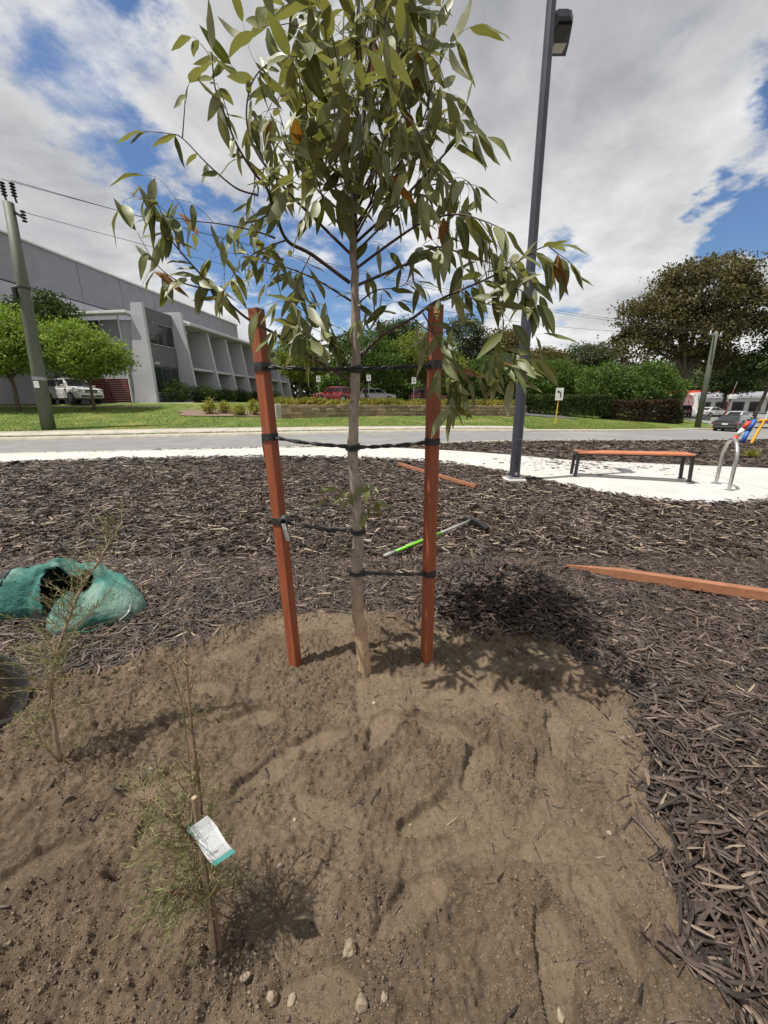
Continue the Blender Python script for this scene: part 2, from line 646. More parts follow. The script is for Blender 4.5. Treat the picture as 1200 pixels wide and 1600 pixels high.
# short grass on the verge, far too fine to count
N = 90000
lx = RNG.uniform(-22, 26, N)
ly = fk(lx) + .34 + 12 * RNG.uniform(0, 1, N) ** 1.6
ok = ~((lx < 9) & (ly > fk(lx) + .60) & (ly < fk(lx) + 1.78)) & (np.abs(lx) < ly * 1.1 + 1)
lx, ly = lx[ok], ly[ok]
N = len(lx)
ld = RNG.normal(0, .45, (N, 3)) + np.array([0, 0, 1.0])
ld /= np.linalg.norm(ld, axis=1, keepdims=True)
ll_ = RNG.uniform(.04, .10, N)[:, None]
lw = np.stack([np.cos(lx * 91), np.sin(lx * 91), 0 * lx], -1) * .014
lp = np.stack([lx, ly, zt(lx, ly) + .0], -1)
V = np.stack([lp - lw, lp + lw, lp + ld * ll_], 1).reshape(-1, 3)
M['blade'] = mat('grass_blade', (.13, .185, .024), (.10, .15, .018), 3.0, .8, rnd='attr', rnd_amt=.4, c3=(.19, .20, .045), s3=.45)
tag(np_mesh('grass_blades', V, np.arange(3 * N).reshape(N, 3), M['blade'], rnd=np.repeat(RNG.uniform(0, 1, N), 3), parent=lawn), kind='stuff')

# ------------------------------------------------------------------ concrete path and pad
PN = np.array([(-40, 6.6), (-10, 10.1), (-7, 10.75), (-3, 10.9), (0, 10.4), (1.6, 9.6), (2.4, 8.45), (3.0, 7.5), (3.35, 6.6), (3.9, 5.88), (4.5, 5.6),
               (5.1, 5.55), (6.1, 5.9), (7.2, 6.6), (9, 7.3), (14, 7.8), (30, 10)], float)
PF = np.array([(-40, 8.3), (-12, 11.82), (-4, 12.82), (-1, 13.0), (0, 12.8), (2, 12.0), (3.4, 11.2), (4.9, 10.1), (8, 9.8), (10, 9.75), (14, 10.2), (30, 13)], float)


def smooth_interp(x, T):
    # averaged so that corners of the outline round off
    return sum(np.interp(x + d, T[:, 0], T[:, 1]) for d in (-.35, -.2, 0, .2, .35)) / 5


def pn(x):
    return smooth_interp(np.asarray(x, float), PN)


def pf(x):
    return smooth_interp(np.asarray(x, float), PF)


px_ = np.unique(np.concatenate([np.linspace(-40, -3, 40), np.linspace(-3, 12, 150), np.linspace(12, 30, 20)]))
path = tag(strip('footpath', px_, pn, pf, .016, M['concrete'], 14, .08), 'white concrete path widening to a rounded pad', None, kind='structure')
# saw-cut joints across the slab: dark recessed lines
jm = MB()
for x in (-8.6, -5.9, -3.2, -.6, 1.9, 6.9, 9.3, 11.9):
    a, b = Vector((x, float(pn(x)) + .01, 0)), Vector((x + .25, float(pf(x + .25)) - .01, 0))
    for k in range(6):
        p, q = a.lerp(b, k / 6), a.lerp(b, (k + 1) / 6)
        e = .009
        jm.add([(p.x - e, p.y, gz(p.x, p.y) + .0195), (p.x + e, p.y, gz(p.x, p.y) + .0195), (q.x + e, q.y, gz(q.x, q.y) + .0195), (q.x - e, q.y, gz(q.x, q.y) + .0195)], [(0, 1, 2, 3)])
jm.build('slab_joint', M['kerb'], path)

# ------------------------------------------------------------------ mulch bed and bare soil round the tree
SOIL = np.array([(.55, -.6), (.66, .3), (.75, .54), (.81, .72), (.97, 1.08), (1.19, 1.47), (1.17, 1.80), (.86, 2.13), (.43, 2.34), (-.2, 2.42), (-.75, 2.38),
                 (-1.06, 2.1), (-1.28, 1.9), (-1.55, 1.78), (-1.98, 1.66), (-2.7, 1.55), (-3.2, .6), (-3.0, -.6)], float)


def poly_sd(x, y, P):
    """signed distance, positive inside"""
    x, y = np.asarray(x, float), np.asarray(y, float)
    d = np.full(x.shape, 1e9)
    ins = np.zeros(x.shape, bool)
    n = len(P)
    for i in range(n):
        ax, ay = P[i]
        bx, by = P[(i + 1) % n]
        ex, ey = bx - ax, by - ay
        t = np.clip(((x - ax) * ex + (y - ay) * ey) / (ex * ex + ey * ey), 0, 1)
        d = np.minimum(d, np.hypot(x - ax - t * ex, y - ay - t * ey))
        c = ((ay > y) != (by > y)) & (x < (bx - ax) * (y - ay) / (by - ay + 1e-12) + ax)
        ins ^= c
    return np.where(ins, d, -d)


def soil_sd(x, y):
    return poly_sd(x, y, SOIL) + .20 * fbm(x, y, 3.0, 3, 41) + .10 * fbm(x, y, 14, 2, 43)


def pile(x, y):
    """heap of spare mulch behind the right stake"""
    q = ((x - .82) / .52) ** 2 + ((y - 2.56) / .40) ** 2
    return .25 * np.exp(-q ** 1.5)


def mz(x, y):
    return zt(x, y) + .035 * fbm(x, y, 1.7, 3, 21) + .012 * fbm(x, y, 9, 2, 25) + pile(x, y)


prints = [(-.30, 1.28, .3), (-.02, 1.33, 1.1), (.23, 1.35, -.5), (.36, 1.18, .9), (.16, .98, .4), (.62, 1.12, 1.4), (.74, 1.32, 1.2), (.52, .90, .2), (.60, .72, 1.7),
          (-.22, 1.02, -.4), (-.62, 1.42, .1), (-.46, 1.16, .7), (.42, .62, 1.3), (.06, .74, .6), (-.85, 1.12, .3), (-.9, 1.62, -.2), (.86, 1.62, .8), (.30, 1.55, .2), (-1.1, .85, .5), (-.18, .58, .1)]
grooves = [((-.98, 1.36), (-1.18, 1.22), .030, .030), ((-.80, .98), (-.83, .84), .020, .034), ((-.86, .66), (-.95, .58), .024, .03), ((-1.15, 1.85), (-.92, 1.76), .02, .02),
           ((-.10, 1.12), (.02, 1.20), .014, .016), ((-1.3, 1.1), (-1.0, 1.22), .02, .022), ((.0, .80), (-.04, .70), .012, .016), ((.33, 1.26), (.45, 1.34), .012, .014), ((-.3, .92), (-.16, .86), .012, .013)]


def soil_h(x, y):
    """height over the terrain, and how trodden-flat the spot is"""
    r = np.hypot(x + .1, (y - 1.75) * 1.1)
    h = .022 + .05 * np.exp(-(r / .7) ** 2) + .055 * fbm(x, y, 1.6, 3, 3)
    flat = np.zeros_like(x)
    rim = np.zeros_like(x)
    for (cx, cy, a) in prints:
        u = (x - cx) * math.cos(a) + (y - cy) * math.sin(a)
        v = -(x - cx) * math.sin(a) + (y - cy) * math.cos(a)
        q = np.sqrt((u / .135) ** 2 + (v / (.052 + .01 * np.sin(u * 24))) ** 2) + .55 * fbm(x, y, 16, 3, 61)
        flat = np.maximum(flat, sstep(-q, -1.06, -.86))
        rim = np.maximum(rim, np.exp(-((q - 1.12) / .13) ** 2) * (.45 + .9 * vnoise(x * 30, y * 30, 66)))
    # broad trodden patches between the prints
    flat = np.maximum(flat, .75 * sstep(fbm(x, y, 3.2, 3, 71), .04, .15))
    clod = .050 * fbm(x, y, 12, 4, 9, .66) + .030 * np.maximum(0, fbm(x, y, 30, 3, 13, .65) * 2) ** 1.2 - .030 * np.maximum(0, .12 - np.abs(fbm(x, y, 9, 3, 17, .6))) * 2 * (vnoise(x * 5, y * 5, 19) > .45) + .026 * np.maximum(0, fbm(x, y, 70, 2, 14, .6) * 2)
    ridged = .036 * (np.abs(fbm(x, y * .6 + x * .9, 7, 3, 31)) * 2) ** 1.4
    rough = (1 - .8 * flat) * (.25 + .75 * sstep(fbm(x, y, 2.6, 3, 201), -.10, .10))
    h = h + rough * (.017 * clods(x, y, .034, 301) + .013 * clods(x, y, .017, 311))
    h = h + clod * (1 - .74 * flat) + ridged * (1 - flat) - .014 * flat + .012 * rim
    for (a, b, wd, dp) in grooves:
        ex, ey = b[0] - a[0], b[1] - a[1]
        t = np.clip(((x - a[0]) * ex + (y - a[1]) * ey) / (ex * ex + ey * ey), 0, 1)
        d = np.hypot(x - a[0] - t * ex, y - a[1] - t * ey) + .02 * fbm(x, y, 22, 3, 77)
        h = h - dp * np.exp(-(np.maximum(d, 0) / wd) ** 2) + .5 * dp * np.exp(-((d - 2.2 * wd) / wd) ** 2)
    # planting hollow by the front sapling
    h = h - .03 * np.exp(-(((x + .22) / .2) ** 2 + ((y - .66) / .09) ** 2))
    s = soil_sd(x, y)
    return h - .10 * sstep(-s, -.01, .10), flat


def sz(x, y):
    a = np.array([float(x)])
    b = np.array([float(y)])
    return float(zt(a, b)[0] + soil_h(a, b)[0][0])


# mulch floor
xs = np.unique(np.concatenate([np.linspace(-45, -6, 60), np.linspace(-6, 8, 200), np.linspace(8, 45, 60)]))
ys = np.concatenate([[-6, -3, -1.5], np.linspace(-.8, 6, 110)])
Xa, Ya = np.meshgrid(xs, ys, indexing='ij')
# near half as a plain grid, far half running up to the kerb
tt = np.linspace(0, 1, 60)[1:]
top = nk(xs) - .21
Yb = 6 + (np.maximum(top, 6.2)[:, None] - 6) * tt[None, :]
Xc = np.concatenate([Xa, np.repeat(xs[:, None], len(tt), 1)], 1)
Yc = np.concatenate([Ya, Yb], 1)
Yc = np.minimum(Yc, np.maximum(top, -5.9)[:, None])
Zc = mz(Xc, Yc) - .028
inpath = (Yc > pn(Xc) + .02) & (Yc < pf(Xc) - .02)
Zc = np.where(inpath, zt(Xc, Yc) - .06, Zc)
Zc = np.where(soil_sd(Xc, Yc) > .06, zt(Xc, Yc) - .12, Zc)
n_, m_ = Zc.shape
ii, jj = np.meshgrid(np.arange(n_ - 1), np.arange(m_ - 1), indexing='ij')
kk = (ii * m_ + jj).ravel()
bed = np_mesh('mulch_bed', np.stack([Xc, Yc, Zc], -1).reshape(-1, 3), np.stack([kk, kk + m_, kk + m_ + 1, kk + 1], 1), M['bedsoil'], smooth=True)
tag(bed, 'dark shredded bark mulch bed', None, kind='structure')


# soil sheet
def soil_material():
    m, B, b = new_mat('garden_soil')
    tc = B.n('ShaderNodeTexCoord')
    v = tc.outputs['Object']
    fl = B.n('ShaderNodeAttribute', attribute_name='rnd').outputs['Fac']
    col = B.mix(B.sm(B.noise(v, 7, 6, .65), .36, .66), (.112, .081, .055), (.172, .128, .086))
    col = B.mix(B.m('MULTIPLY', fl, .55), col, (.205, .157, .105))
    col = B.mix(B.sm(B.noise(v, 2.0, 4, .6), .5, .72), col, (.112, .083, .058))
    col = B.mix(B.m('MULTIPLY', B.sm(B.noise(v, 34, 5, .7), .50, .68), .55), col, (.075, .053, .037))   # dark soil specks, doubling as painted shade between crumbs
    col = B.mix(B.m('MULTIPLY', B.sm(B.noise(v, 60, 4, .7), .54, .70), .6), col, (.25, .195, .135))     # dry crust
    col = B.mix(B.sm(B.noise(v, 190, 3, .6), .60, .70), col, (.30, .24, .165))      # sand grains
    col = B.mix(B.sm(B.noise(v, 120, 3, .6), .62, .70), col, (.035, .024, .016))      # humus flecks, deepened for shade the relief lacks
    B.lk(col, b.inputs['Base Color'])
    b.inputs['Roughness'].default_value = .95
    b.inputs['Specular IOR Level'].default_value = .2
    bn = B.n('ShaderNodeBump')
    bn.inputs['Strength'].default_value = 1.0
    bn.inputs['Distance'].default_value = .010
    B.lk(B.noise(v, 105, 7, .75), bn.inputs['Height'])
    B.lk(bn.outputs[0], b.inputs['Normal'])
    return m


M['soil'] = soil_material()
sx = np.arange(-2.9, 1.45, .0058)
sy = np.concatenate([np.arange(-.5, .3, .03), np.arange(.3, 2.66, .0058)])
SX, SY = np.meshgrid(sx, sy, indexing='ij')
hh, ff = soil_h(SX, SY)
n_, m_ = SX.shape
ii, jj = np.meshgrid(np.arange(n_ - 1), np.arange(m_ - 1), indexing='ij')
kk = (ii * m_ + jj).ravel()
sdm = soil_sd(SX, SY).ravel()
Fq = np.stack([kk, kk + m_, kk + m_ + 1, kk + 1], 1)
Fq = Fq[sdm[kk] > -.14]
soil = np_mesh('soil', np.stack([SX, SY, zt(SX, SY) + hh], -1).reshape(-1, 3), Fq, M['soil'], rnd=ff.ravel(), smooth=True)
tag(soil, 'bare trodden brown soil round the young tree', None, kind='structure')


# crumbs of earth on the soil
def crumbs(name, P, S, material, parent, rnd):
    """squashed irregular octahedra"""
    N = len(P)
    base = np.array([(1, 0, 0), (-1, 0, 0), (0, 1, 0), (0, -1, 0), (0, 0, 1), (0, 0, -1)], float)
    V = base[None] * (S[:, None, None] * RNG.uniform(.55, 1.25, (N, 6, 1)))
    a = RNG.uniform(0, 2 * PI, N)
    c, s = np.cos(a), np.sin(a)
    X = V[..., 0] * c[:, None] - V[..., 1] * s[:, None]
    Y = V[..., 0] * s[:, None] + V[..., 1] * c[:, None]
    V = np.stack([X, Y, V[..., 2] * .75], -1) + P[:, None, :]
    T = np.array([(0, 2, 4), (2, 1, 4), (1, 3, 4), (3, 0, 4), (2, 0, 5), (1, 2, 5), (3, 1, 5), (0, 3, 5)])
    Fq = (T[None] + 6 * np.arange(N)[:, None, None]).reshape(-1, 3)
    return tag(np_mesh(name, V.reshape(-1, 3), Fq, material, rnd=np.repeat(rnd, 6), parent=parent), kind='stuff')


M['crumb'] = mat('earth_crumb', (.155, .116, .080), (.118, .087, .060), 30, .95, rnd='attr', rnd_amt=.40)
M['grain'] = mat('yellow_granule', (.34, .265, .135), (.27, .205, .11), 30, .8, rnd='attr', rnd_amt=.4)
cx, cy = RNG.uniform(-2.0, 1.3, 150000), .38 + 2.1 * RNG.uniform(0, 1, 150000) ** 1.25
hc, fc = soil_h(cx, cy)
clump = fbm(cx, cy, 4.5, 3, 91)
keep = (soil_sd(cx, cy) > -.02) & (RNG.uniform(0, 1, 150000) > fc * .85) & (clump + RNG.uniform(-.25, .25, 150000) > .03) & (np.abs(cx) < cy * 1.25 + .25)
cx, cy, hc = cx[keep], cy[keep], hc[keep]
S = .0014 + .0022 * RNG.uniform(0, 1, len(cx)) + .0045 * RNG.uniform(0, 1, len(cx)) ** 10
crumbs('earth_crumbs', np.stack([cx, cy, zt(cx, cy) + hc + S * .25], -1), S, M['crumb'], soil, RNG.uniform(0, 1, len(cx)))
# yellow fertiliser granules and sand: round the trunk and spilled towards the front
gN = 5200
gx_ = np.concatenate([RNG.normal(-.12, .20, 3400), RNG.normal(.24, .12, 1100), RNG.uniform(-.6, .9, 700)])
gy_ = np.concatenate([RNG.normal(1.70, .14, 3400), RNG.normal(.92, .12, 1100), RNG.uniform(.6, 1.9, 700)])
hg, fg = soil_h(gx_, gy_)
kp = (soil_sd(gx_, gy_) > .02) & (fbm(gx_, gy_, 12, 2, 95) > -.08)
gx_, gy_, hg = gx_[kp], gy_[kp], hg[kp]
S = RNG.uniform(.0011, .0026, len(gx_))
crumbs('fertiliser_granules', np.stack([gx_, gy_, zt(gx_, gy_) + hg + S * .4], -1), S, M['grain'], soil, RNG.uniform(0, 1, len(gx_)))


# ------------------------------------------------------------------ bark chips
def chip_material(name, src):
    m, B, b = new_mat(name)
    rv = (B.n('ShaderNodeAttribute', attribute_name='rnd').outputs['Fac'] if src == 'attr' else B.n('ShaderNodeObjectInfo').outputs['Random'])
    cr = B.n('ShaderNodeValToRGB')
    B.lk(rv, cr.inputs[0])
    e = cr.color_ramp.elements
    e[0].position, e[0].color = 0.0, (.013, .009, .0075, 1)
    e[1].position, e[1].color = .35, (.042, .028, .021, 1)
    for p, c in ((.70, (.070, .048, .038, 1)), (.92, (.115, .082, .065, 1)), (.975, (.20, .15, .11, 1)), (1.0, (.28, .22, .16, 1))):
        x = e.new(p)
        x.color = c
    tc = B.n('ShaderNodeTexCoord')
    f = B.noise(tc.outputs['Object'], 240, 3, .6)
    hv = B.n('ShaderNodeHueSaturation')
    B.lk(cr.outputs[0], hv.inputs['Color'])
    B.lk(B.sm(f, .3, .7, .7, 1.3), hv.inputs['Value'])
    B.lk(hv.outputs[0], b.inputs['Base Color'])
    b.inputs['Roughness'].default_value = .55
    b.inputs['Specular IOR Level'].default_value = .4
    bn = B.n('ShaderNodeBump')
    bn.inputs['Strength'].default_value = .5
    bn.inputs['Distance'].default_value = .002
    B.lk(f, bn.inputs['Height'])
    B.lk(bn.outputs[0], b.inputs['Normal'])
    return m


M['chip'] = chip_material('bark_chip', 'attr')
M['chip_o'] = chip_material('bark_chip_single', 'obj')


def rotmat(yaw, pitch, rollv):
    cy_, sy_ = np.cos(yaw), np.sin(yaw)
    cp, sp = np.cos(pitch), np.sin(pitch)
    cr, sr = np.cos(rollv), np.sin(rollv)
    Mx = np.empty((len(yaw), 3, 3))
    Mx[:, 0, 0], Mx[:, 0, 1], Mx[:, 0, 2] = cy_ * cp, cy_ * sp * sr - sy_ * cr, cy_ * sp * cr + sy_ * sr
    Mx[:, 1, 0], Mx[:, 1, 1], Mx[:, 1, 2] = sy_ * cp, sy_ * sp * sr + cy_ * cr, sy_ * sp * cr - cy_ * sr
    Mx[:, 2, 0], Mx[:, 2, 1], Mx[:, 2, 2] = -sp, cp * sr, cp * cr
    return Mx


def chip_field(name, x, y, z, L, W, T, tilt, parent, fine=True, bias=0.0):
    N = len(x)
    # neighbouring chips lie in loose swirls
    yaw = 2.2 * PI * fbm(x, y, 1.1, 2, 51) * 2 + RNG.normal(0, .85, N) + PI * (RNG.uniform(0, 1, N) < .5)
    Mx = rotmat(yaw, RNG.normal(0, tilt, N), RNG.normal(0, .4, N))
    e = RNG.uniform(.3, 1, (N, 4))
    l, wd = L / 2, W / 2
    o = wd * RNG.uniform(-.5, .5, N)
    if fine:
        bow = L * RNG.normal(0, .05, N)
        loc = np.stack([
            np.stack([-l, -wd * e[:, 0] + bow, 0 * l], -1), np.stack([l, -wd * e[:, 1] + bow, 0 * l], -1),
            np.stack([l * .96, wd * e[:, 2] + bow, 0 * l], -1), np.stack([-l * .93, wd * e[:, 3] + bow, 0 * l], -1),
            np.stack([-l * .9, o + bow, T], -1), np.stack([l * .9, o + bow, T * .8], -1),
            np.stack([0 * l, -wd, 0 * l], -1), np.stack([0 * l, wd, 0 * l], -1), np.stack([0 * l, o, T * 1.15], -1)], 1)
        Tt = np.array([(0, 6, 8), (0, 8, 4), (6, 1, 5), (6, 5, 8), (2, 7, 8), (2, 8, 5), (7, 3, 4), (7, 4, 8), (1, 2, 5), (3, 0, 4)])
        nv = 9
    else:
        loc = np.stack([np.stack([-l, -wd * e[:, 0], 0 * l], -1), np.stack([l, -wd * e[:, 1], 0 * l], -1),
                        np.stack([l * .95, wd * e[:, 2], T], -1), np.stack([-l * .9, wd * e[:, 3], T], -1)], 1)
        Tt = np.array([(0, 1, 2), (0, 2, 3)])
        nv = 4
    V = np.einsum('nij,nkj->nki', Mx, loc) + np.stack([x, y, z], -1)[:, None, :]
    Fq = (Tt[None] + nv * np.arange(N)[:, None, None]).reshape(-1, 3)
    r = np.clip(RNG.uniform(0, 1, N) + .16 * fbm(x, y, .9, 3, 53) + bias, 0, 1)
    return tag(np_mesh(name, V.reshape(-1, 3), Fq, M['chip'], rnd=np.repeat(r, nv), parent=parent), kind='stuff')


def scatter_mulch(n, y0, y1, margin):
    """random ground points in the part of the bed in front of the camera, none on path or bare soil"""
    y = np.sqrt(RNG.uniform(y0 * y0, y1 * y1, n))
    x = RNG.uniform(-1, 1, n) * (1.12 * y + margin)
    ok = (y < nk(x) - .24) & ~((y > pn(x) + .01) & (y < pf(x) - .02))
    s = soil_sd(x, y)
    ok &= (s + RNG.normal(0, .025, n) < 0.0)
    return x[ok], y[ok]


def chip_base(x, y):
    near = (y < 3)
    z = mz(x, y)
    if near.any():
        h, _ = soil_h(x[near], y[near])
        zs = zt(x[near], y[near]) + h
        z[near] = np.maximum(z[near] - .004, zs)
    return z


x, y = scatter_mulch(70000, .1, 3.4, .95)
L = RNG.gamma(3.0, .020, len(x)) + .018
W = np.clip(L * RNG.uniform(.05, .17, len(x)), .0025, .012)
chip_field('bark_chips_near', x, y, chip_base(x, y) + RNG.uniform(-.012, .020, len(x)), L, W, W * .45 + .001, .20, bed)
x, y = scatter_mulch(132000, 3.4, 9.0, .9)
L = RNG.gamma(3.5, .020, len(x)) + .025
W = np.clip(L * RNG.uniform(.1, .24, len(x)), .006, .02)
chip_field('bark_chips_middle', x, y, chip_base(x, y) + RNG.uniform(-.01, .025, len(x)), L, W, W * .4, .17, bed, fine=False, bias=.07)
x, y = scatter_mulch(70000, 9.0, 24.0, 2)
L = RNG.gamma(4, .028, len(x)) + .04
W = np.clip(L * RNG.uniform(.14, .3, len(x)), .012, .04)
chip_field('bark_chips_far', x, y, chip_base(x, y) + RNG.uniform(-.01, .03, len(x)), L, W, W * .4, .18, bed, fine=False)
# extra loose chips heaped on the spare pile
N = 7000
x, y = RNG.normal(.82, .27, N), RNG.normal(2.54, .20, N)
L = RNG.gamma(3.2, .018, N) + .02
W = np.clip(L * RNG.uniform(.07, .24, N), .004, .015)
chip_field('bark_chips_heap', x, y, chip_base(x, y) + RNG.uniform(-.005, .030, N), L, W, W * .5, .34, bed, bias=-.12)
# chips kicked over the concrete and over the bare soil
x, y = np.concatenate([RNG.normal(4.6, .9, 420), RNG.uniform(1.6, 9, 260)]), np.concatenate([RNG.normal(9.3, .6, 420), np.zeros(260)])
y[420:] = pn(x[420:]) + np.abs(RNG.normal(0, .10, 260))
ok = (y > pn(x)) & (y < pf(x))
x, y = x[ok], y[ok]
L = RNG.gamma(3, .02, len(x)) + .02
chip_field('bark_chips_on_path', x, y, zt(x, y) + .0215, L, L * .22, L * .08, .05, path, fine=False, bias=-.1)
x, y = RNG.uniform(-2, 1.2, 5200), RNG.uniform(.4, 2.5, 5200)
s = soil_sd(x, y)
ok = (s > .0) & (RNG.uniform(0, 1, 5200) < .08 + .9 * np.exp(-s / .13))
x, y = x[ok], y[ok]
h_, _ = soil_h(x, y)
L = RNG.gamma(2.6, .012, len(x)) + .012
W = np.clip(L * RNG.uniform(.06, .18, len(x)), .002, .009)
chip_field('bark_chips_on_soil', x, y, zt(x, y) + h_ + .001, L, W, W * .4, .10, soil)

# the largest chips in the foreground, each a piece of its own
protos = []
for k in range(7):
    rr = random.Random(k)
    mb = MB()
    n = 6
    for i in range(n + 1):
        t = i / n
        wv = (.5 - abs(t - .5) ** 4 * 3.2) * (1 + rr.uniform(-.45, .35))
        bow = .55 * math.sin(t * PI) * rr.uniform(.6, 1.2) * (1 if k % 2 else -1)
        x_ = t - .5 + rr.uniform(-.02, .02)
        zc = .25 * math.sin(t * PI * (1 + k % 3)) * .3
        mb.v += [(x_, -wv + bow, zc), (x_, -wv * .35 + bow, zc + .5 * rr.uniform(.6, 1)), (x_, wv * .5 + bow, zc + .42 * rr.uniform(.5, 1)), (x_, wv + bow, zc)]
    for i in range(n):
        for j in range(3):
            a = i * 4 + j
            mb.f.append((a, a + 4, a + 5, a + 1))
            mb.mi.append(0)
    mb.f += [(0, 1, 2, 3), (n * 4 + 3, n * 4 + 2, n * 4 + 1, n * 4)]
    mb.mi += [0, 0]
    me = mb.mesh('wood_chip')
    me.materials.append(M['chip_o'])
    protos.append(me)
cnt = 0
while cnt < 300:
    yy = .5 + 1.5 * random.random() ** 1.6
    xx = random.uniform(.66, 1.12 * yy + .12) if random.random() < .86 else random.uniform(-1.15 * yy, -.9)
    if float(soil_sd(np.array([xx]), np.array([yy]))[0]) > .015 or xx > 1.15 * yy + .1:
        continue
    o = link('wood_chip', protos[cnt % 7], bed)
    Lk = random.uniform(.06, .135)
    wk = Lk * random.uniform(.05, .105)
    o.scale = (Lk, wk, wk * .5)
    yaw = 2.2 * PI * float(fbm(np.array([xx]), np.array([yy]), 1.1, 2, 51)[0]) * 2 + random.gauss(0, .7)
    o.rotation_euler = (random.gauss(0, .25), random.gauss(0, .13), yaw)
    o.location = (xx, yy, float(chip_base(np.array([xx]), np.array([yy]))[0]) + random.uniform(.010, .022))
    cnt += 1


# ------------------------------------------------------------------ buildings on the rise to the left
BO = Vector((-19.56, 32.0, 1.6))
BROT = -R(7)


def wall_panel(parent, name, c, s, material, bev=.015):
    return MB().box(c, s, bev=bev).build(name, material, parent)


def make_office():
    t = thing('office_building', 'two storey light grey office with sloping fin walls and deep window bays', 'building', BO, BROT)
    y0, y1 = 2.9, 33.0
    MB().box((-4.75, (y0 + y1) / 2, 3.0), (7.5, y1 - y0, 7.0)).build('wall', M['plaster_mid'], t)
    # end wall facing the street: light render with a dark strip window and a white ledge
    wall_panel(t, 'end_wall', (-4.7, 2.78, 3.0), (7.8, .22, 7.0), M['plaster'])
    wall_panel(t, 'end_wall_panel', (-3.45, 2.64, 6.0), (1.7, .06, 1.3), M['plaster_mid'])
    w = wall_panel(t, 'window', (-5.2, 2.64, 6.05), (1.55, .06, 1.2), M['frame'])
    MB().box((-5.2, 2.605, 6.05), (1.43, .02, 1.08)).build('pane', M['glass'], w)
    wall_panel(t, 'ledge', (-4.9, 2.35, 7.05), (7.4, 1.1, .2), M['white'])
    MB().tube([(-2.55, 2.58, 6.9), (-2.55, 2.58, -.4)], .07, 8).build('downpipe', M['white'], t)
    # fins: flat walls standing across the front, wider at the foot
    MB().prism([(-2.15, -.5), (.04, -.5), (.03, 7.75), (-.93, 7.75), (-2.05, 0)], 1, 2.2, 2.5).build('fin_wall', M['plaster'], t)
    fins = [(6.05, .86, 1.5, 7.75)] + [(9.7 + 3.45 * k, 1.05, 1.95, 6.66) for k in range(7)]
    for (y, a, b, h) in fins:
        MB().prism([(-.95, -.5), (b + .1, -.5), (b, 0), (a, h), (-.95, h)], 1, y - .14, y + .14).build('fin_wall', M['plaster'], t)
    # first bay: flat front with panels and two windows
    yc, wd = 4.2, 3.38
    for (zc, hz) in ((7.0, 1.0), (3.85, 1.7), (.2, 1.2)):
        wall_panel(t, 'panel', (-.06, yc, zc), (.12, wd, hz - .02), M['plaster_dark'])
    for (zc, hz) in ((5.6, 1.78), (1.90, 2.18)):
        f = wall_panel(t, 'window', (-.14, yc, zc), (.10, wd, hz), M['frame'], .01)
        for k in range(3):
            MB().box((-.085, yc + (k - 1) * 1.1, zc), (.03, 1.0, hz - .16)).build('pane', M['glass'], f)
        MB().box((-.03, yc, zc - hz / 2 + .02), (.18, wd - .06, .05)).build('sill', M['plaster'], f)
    m = MB()
    for k in range(4):
        m.box((.012, 2.85 + k * .14, 3.25), (.02, .08, .15))
    m.build('number_plate', M['white'], t)
    # bays behind the fins
    for i in range(len(fins) - 1):
        a, b = fins[i][0] + .15, fins[i + 1][0] - .15
        yc, wd = (a + b) / 2, b - a
        wall_panel(t, 'floor_slab', (.2, yc, 3.0), (2.3, wd - .01, .22), M['plaster'])
        for (zb, zh) in ((3.13, 3.45), (-.35, 3.2)):
            wall_panel(t, 'bay_wall', (-.98, yc, zb + zh / 2), (.2, wd - .01, zh - .02), M['plaster_mid'])
            f = wall_panel(t, 'window', (-.86, yc - .2, zb + zh * .58), (.08, wd - .9, zh * .66), M['frame'], .01)
            pw = (wd - 1.1) / 2
            for s in (-1, 1):
                for q in (-1, 1):
                    MB().box((-.815, yc - .2 + s * (pw / 2 + .03), zb + zh * .58 + q * zh * .155), (.02, pw, zh * .285)).build('pane', M['glass'], f)
    # canopy with a bright edge, roof plant
    wall_panel(t, 'canopy', (.28, 19.0, 6.80), (2.5, 25.6, .26), M['plaster'], .03)
    wall_panel(t, 'parapet', (-2.4, 19.2, 7.0), (.25, 25.2, .6), M['plaster'], .02)
    wall_panel(t, 'roof', (-4.75, (y0 + y1) / 2, 6.58), (7.3, y1 - y0 - .1, .12), M['plaster_mid'])
    for (x, y, a, b, c) in ((-1.2, 9.0, 1.2, 1.6, .7), (-1.0, 12.4, 1.0, 1.2, .55), (-1.2, 21, 1.1, 2.0, .6), (-1.1, 27, 1.2, 1.4, .8)):
        wall_panel(t, 'roof_unit', (x, y, 6.94 + c / 2), (a, b, c), M['white'], .04)
    return t


make_office()


def make_warehouse():
    t = thing('warehouse', 'tall windowless warehouse with dark grey panelled upper walls behind the office', 'building', BO, BROT)
    x0, y0, y1, top, band = -9.0, -28.4, 36.6, 12.3, 9.0
    MB().box((x0 - 11.2, (y0 + y1) / 2, top / 2 - .4), (22, y1 - y0, top + .4)).build('wall', M['plaster_mid'], t)
    y = y0
    k = 0
    while y < y1 - .1:
        wd = min(5.0, y1 - y)
        wall_panel(t, 'panel', (x0 - .06, y + wd / 2, (top + band) / 2), (.26, wd - .05, top - band), M['plaster_mid'], .02)
        wall_panel(t, 'lower_panel', (x0 - .03, y + wd / 2, band / 2 - .35), (.22, wd - .03, band + .5), M['plaster'], .02)
        y += wd
        k += 1
    MB().box((x0, (y0 + y1) / 2, top + .08), (.55, y1 - y0 + .2, .16), bev=.02).build('coping', M['white'], t)
    MB().box((x0 - 11.2, (y0 + y1) / 2, top - .02), (21.4, y1 - y0, .1)).build('roof', M['galv'], t)
    return t


make_warehouse()
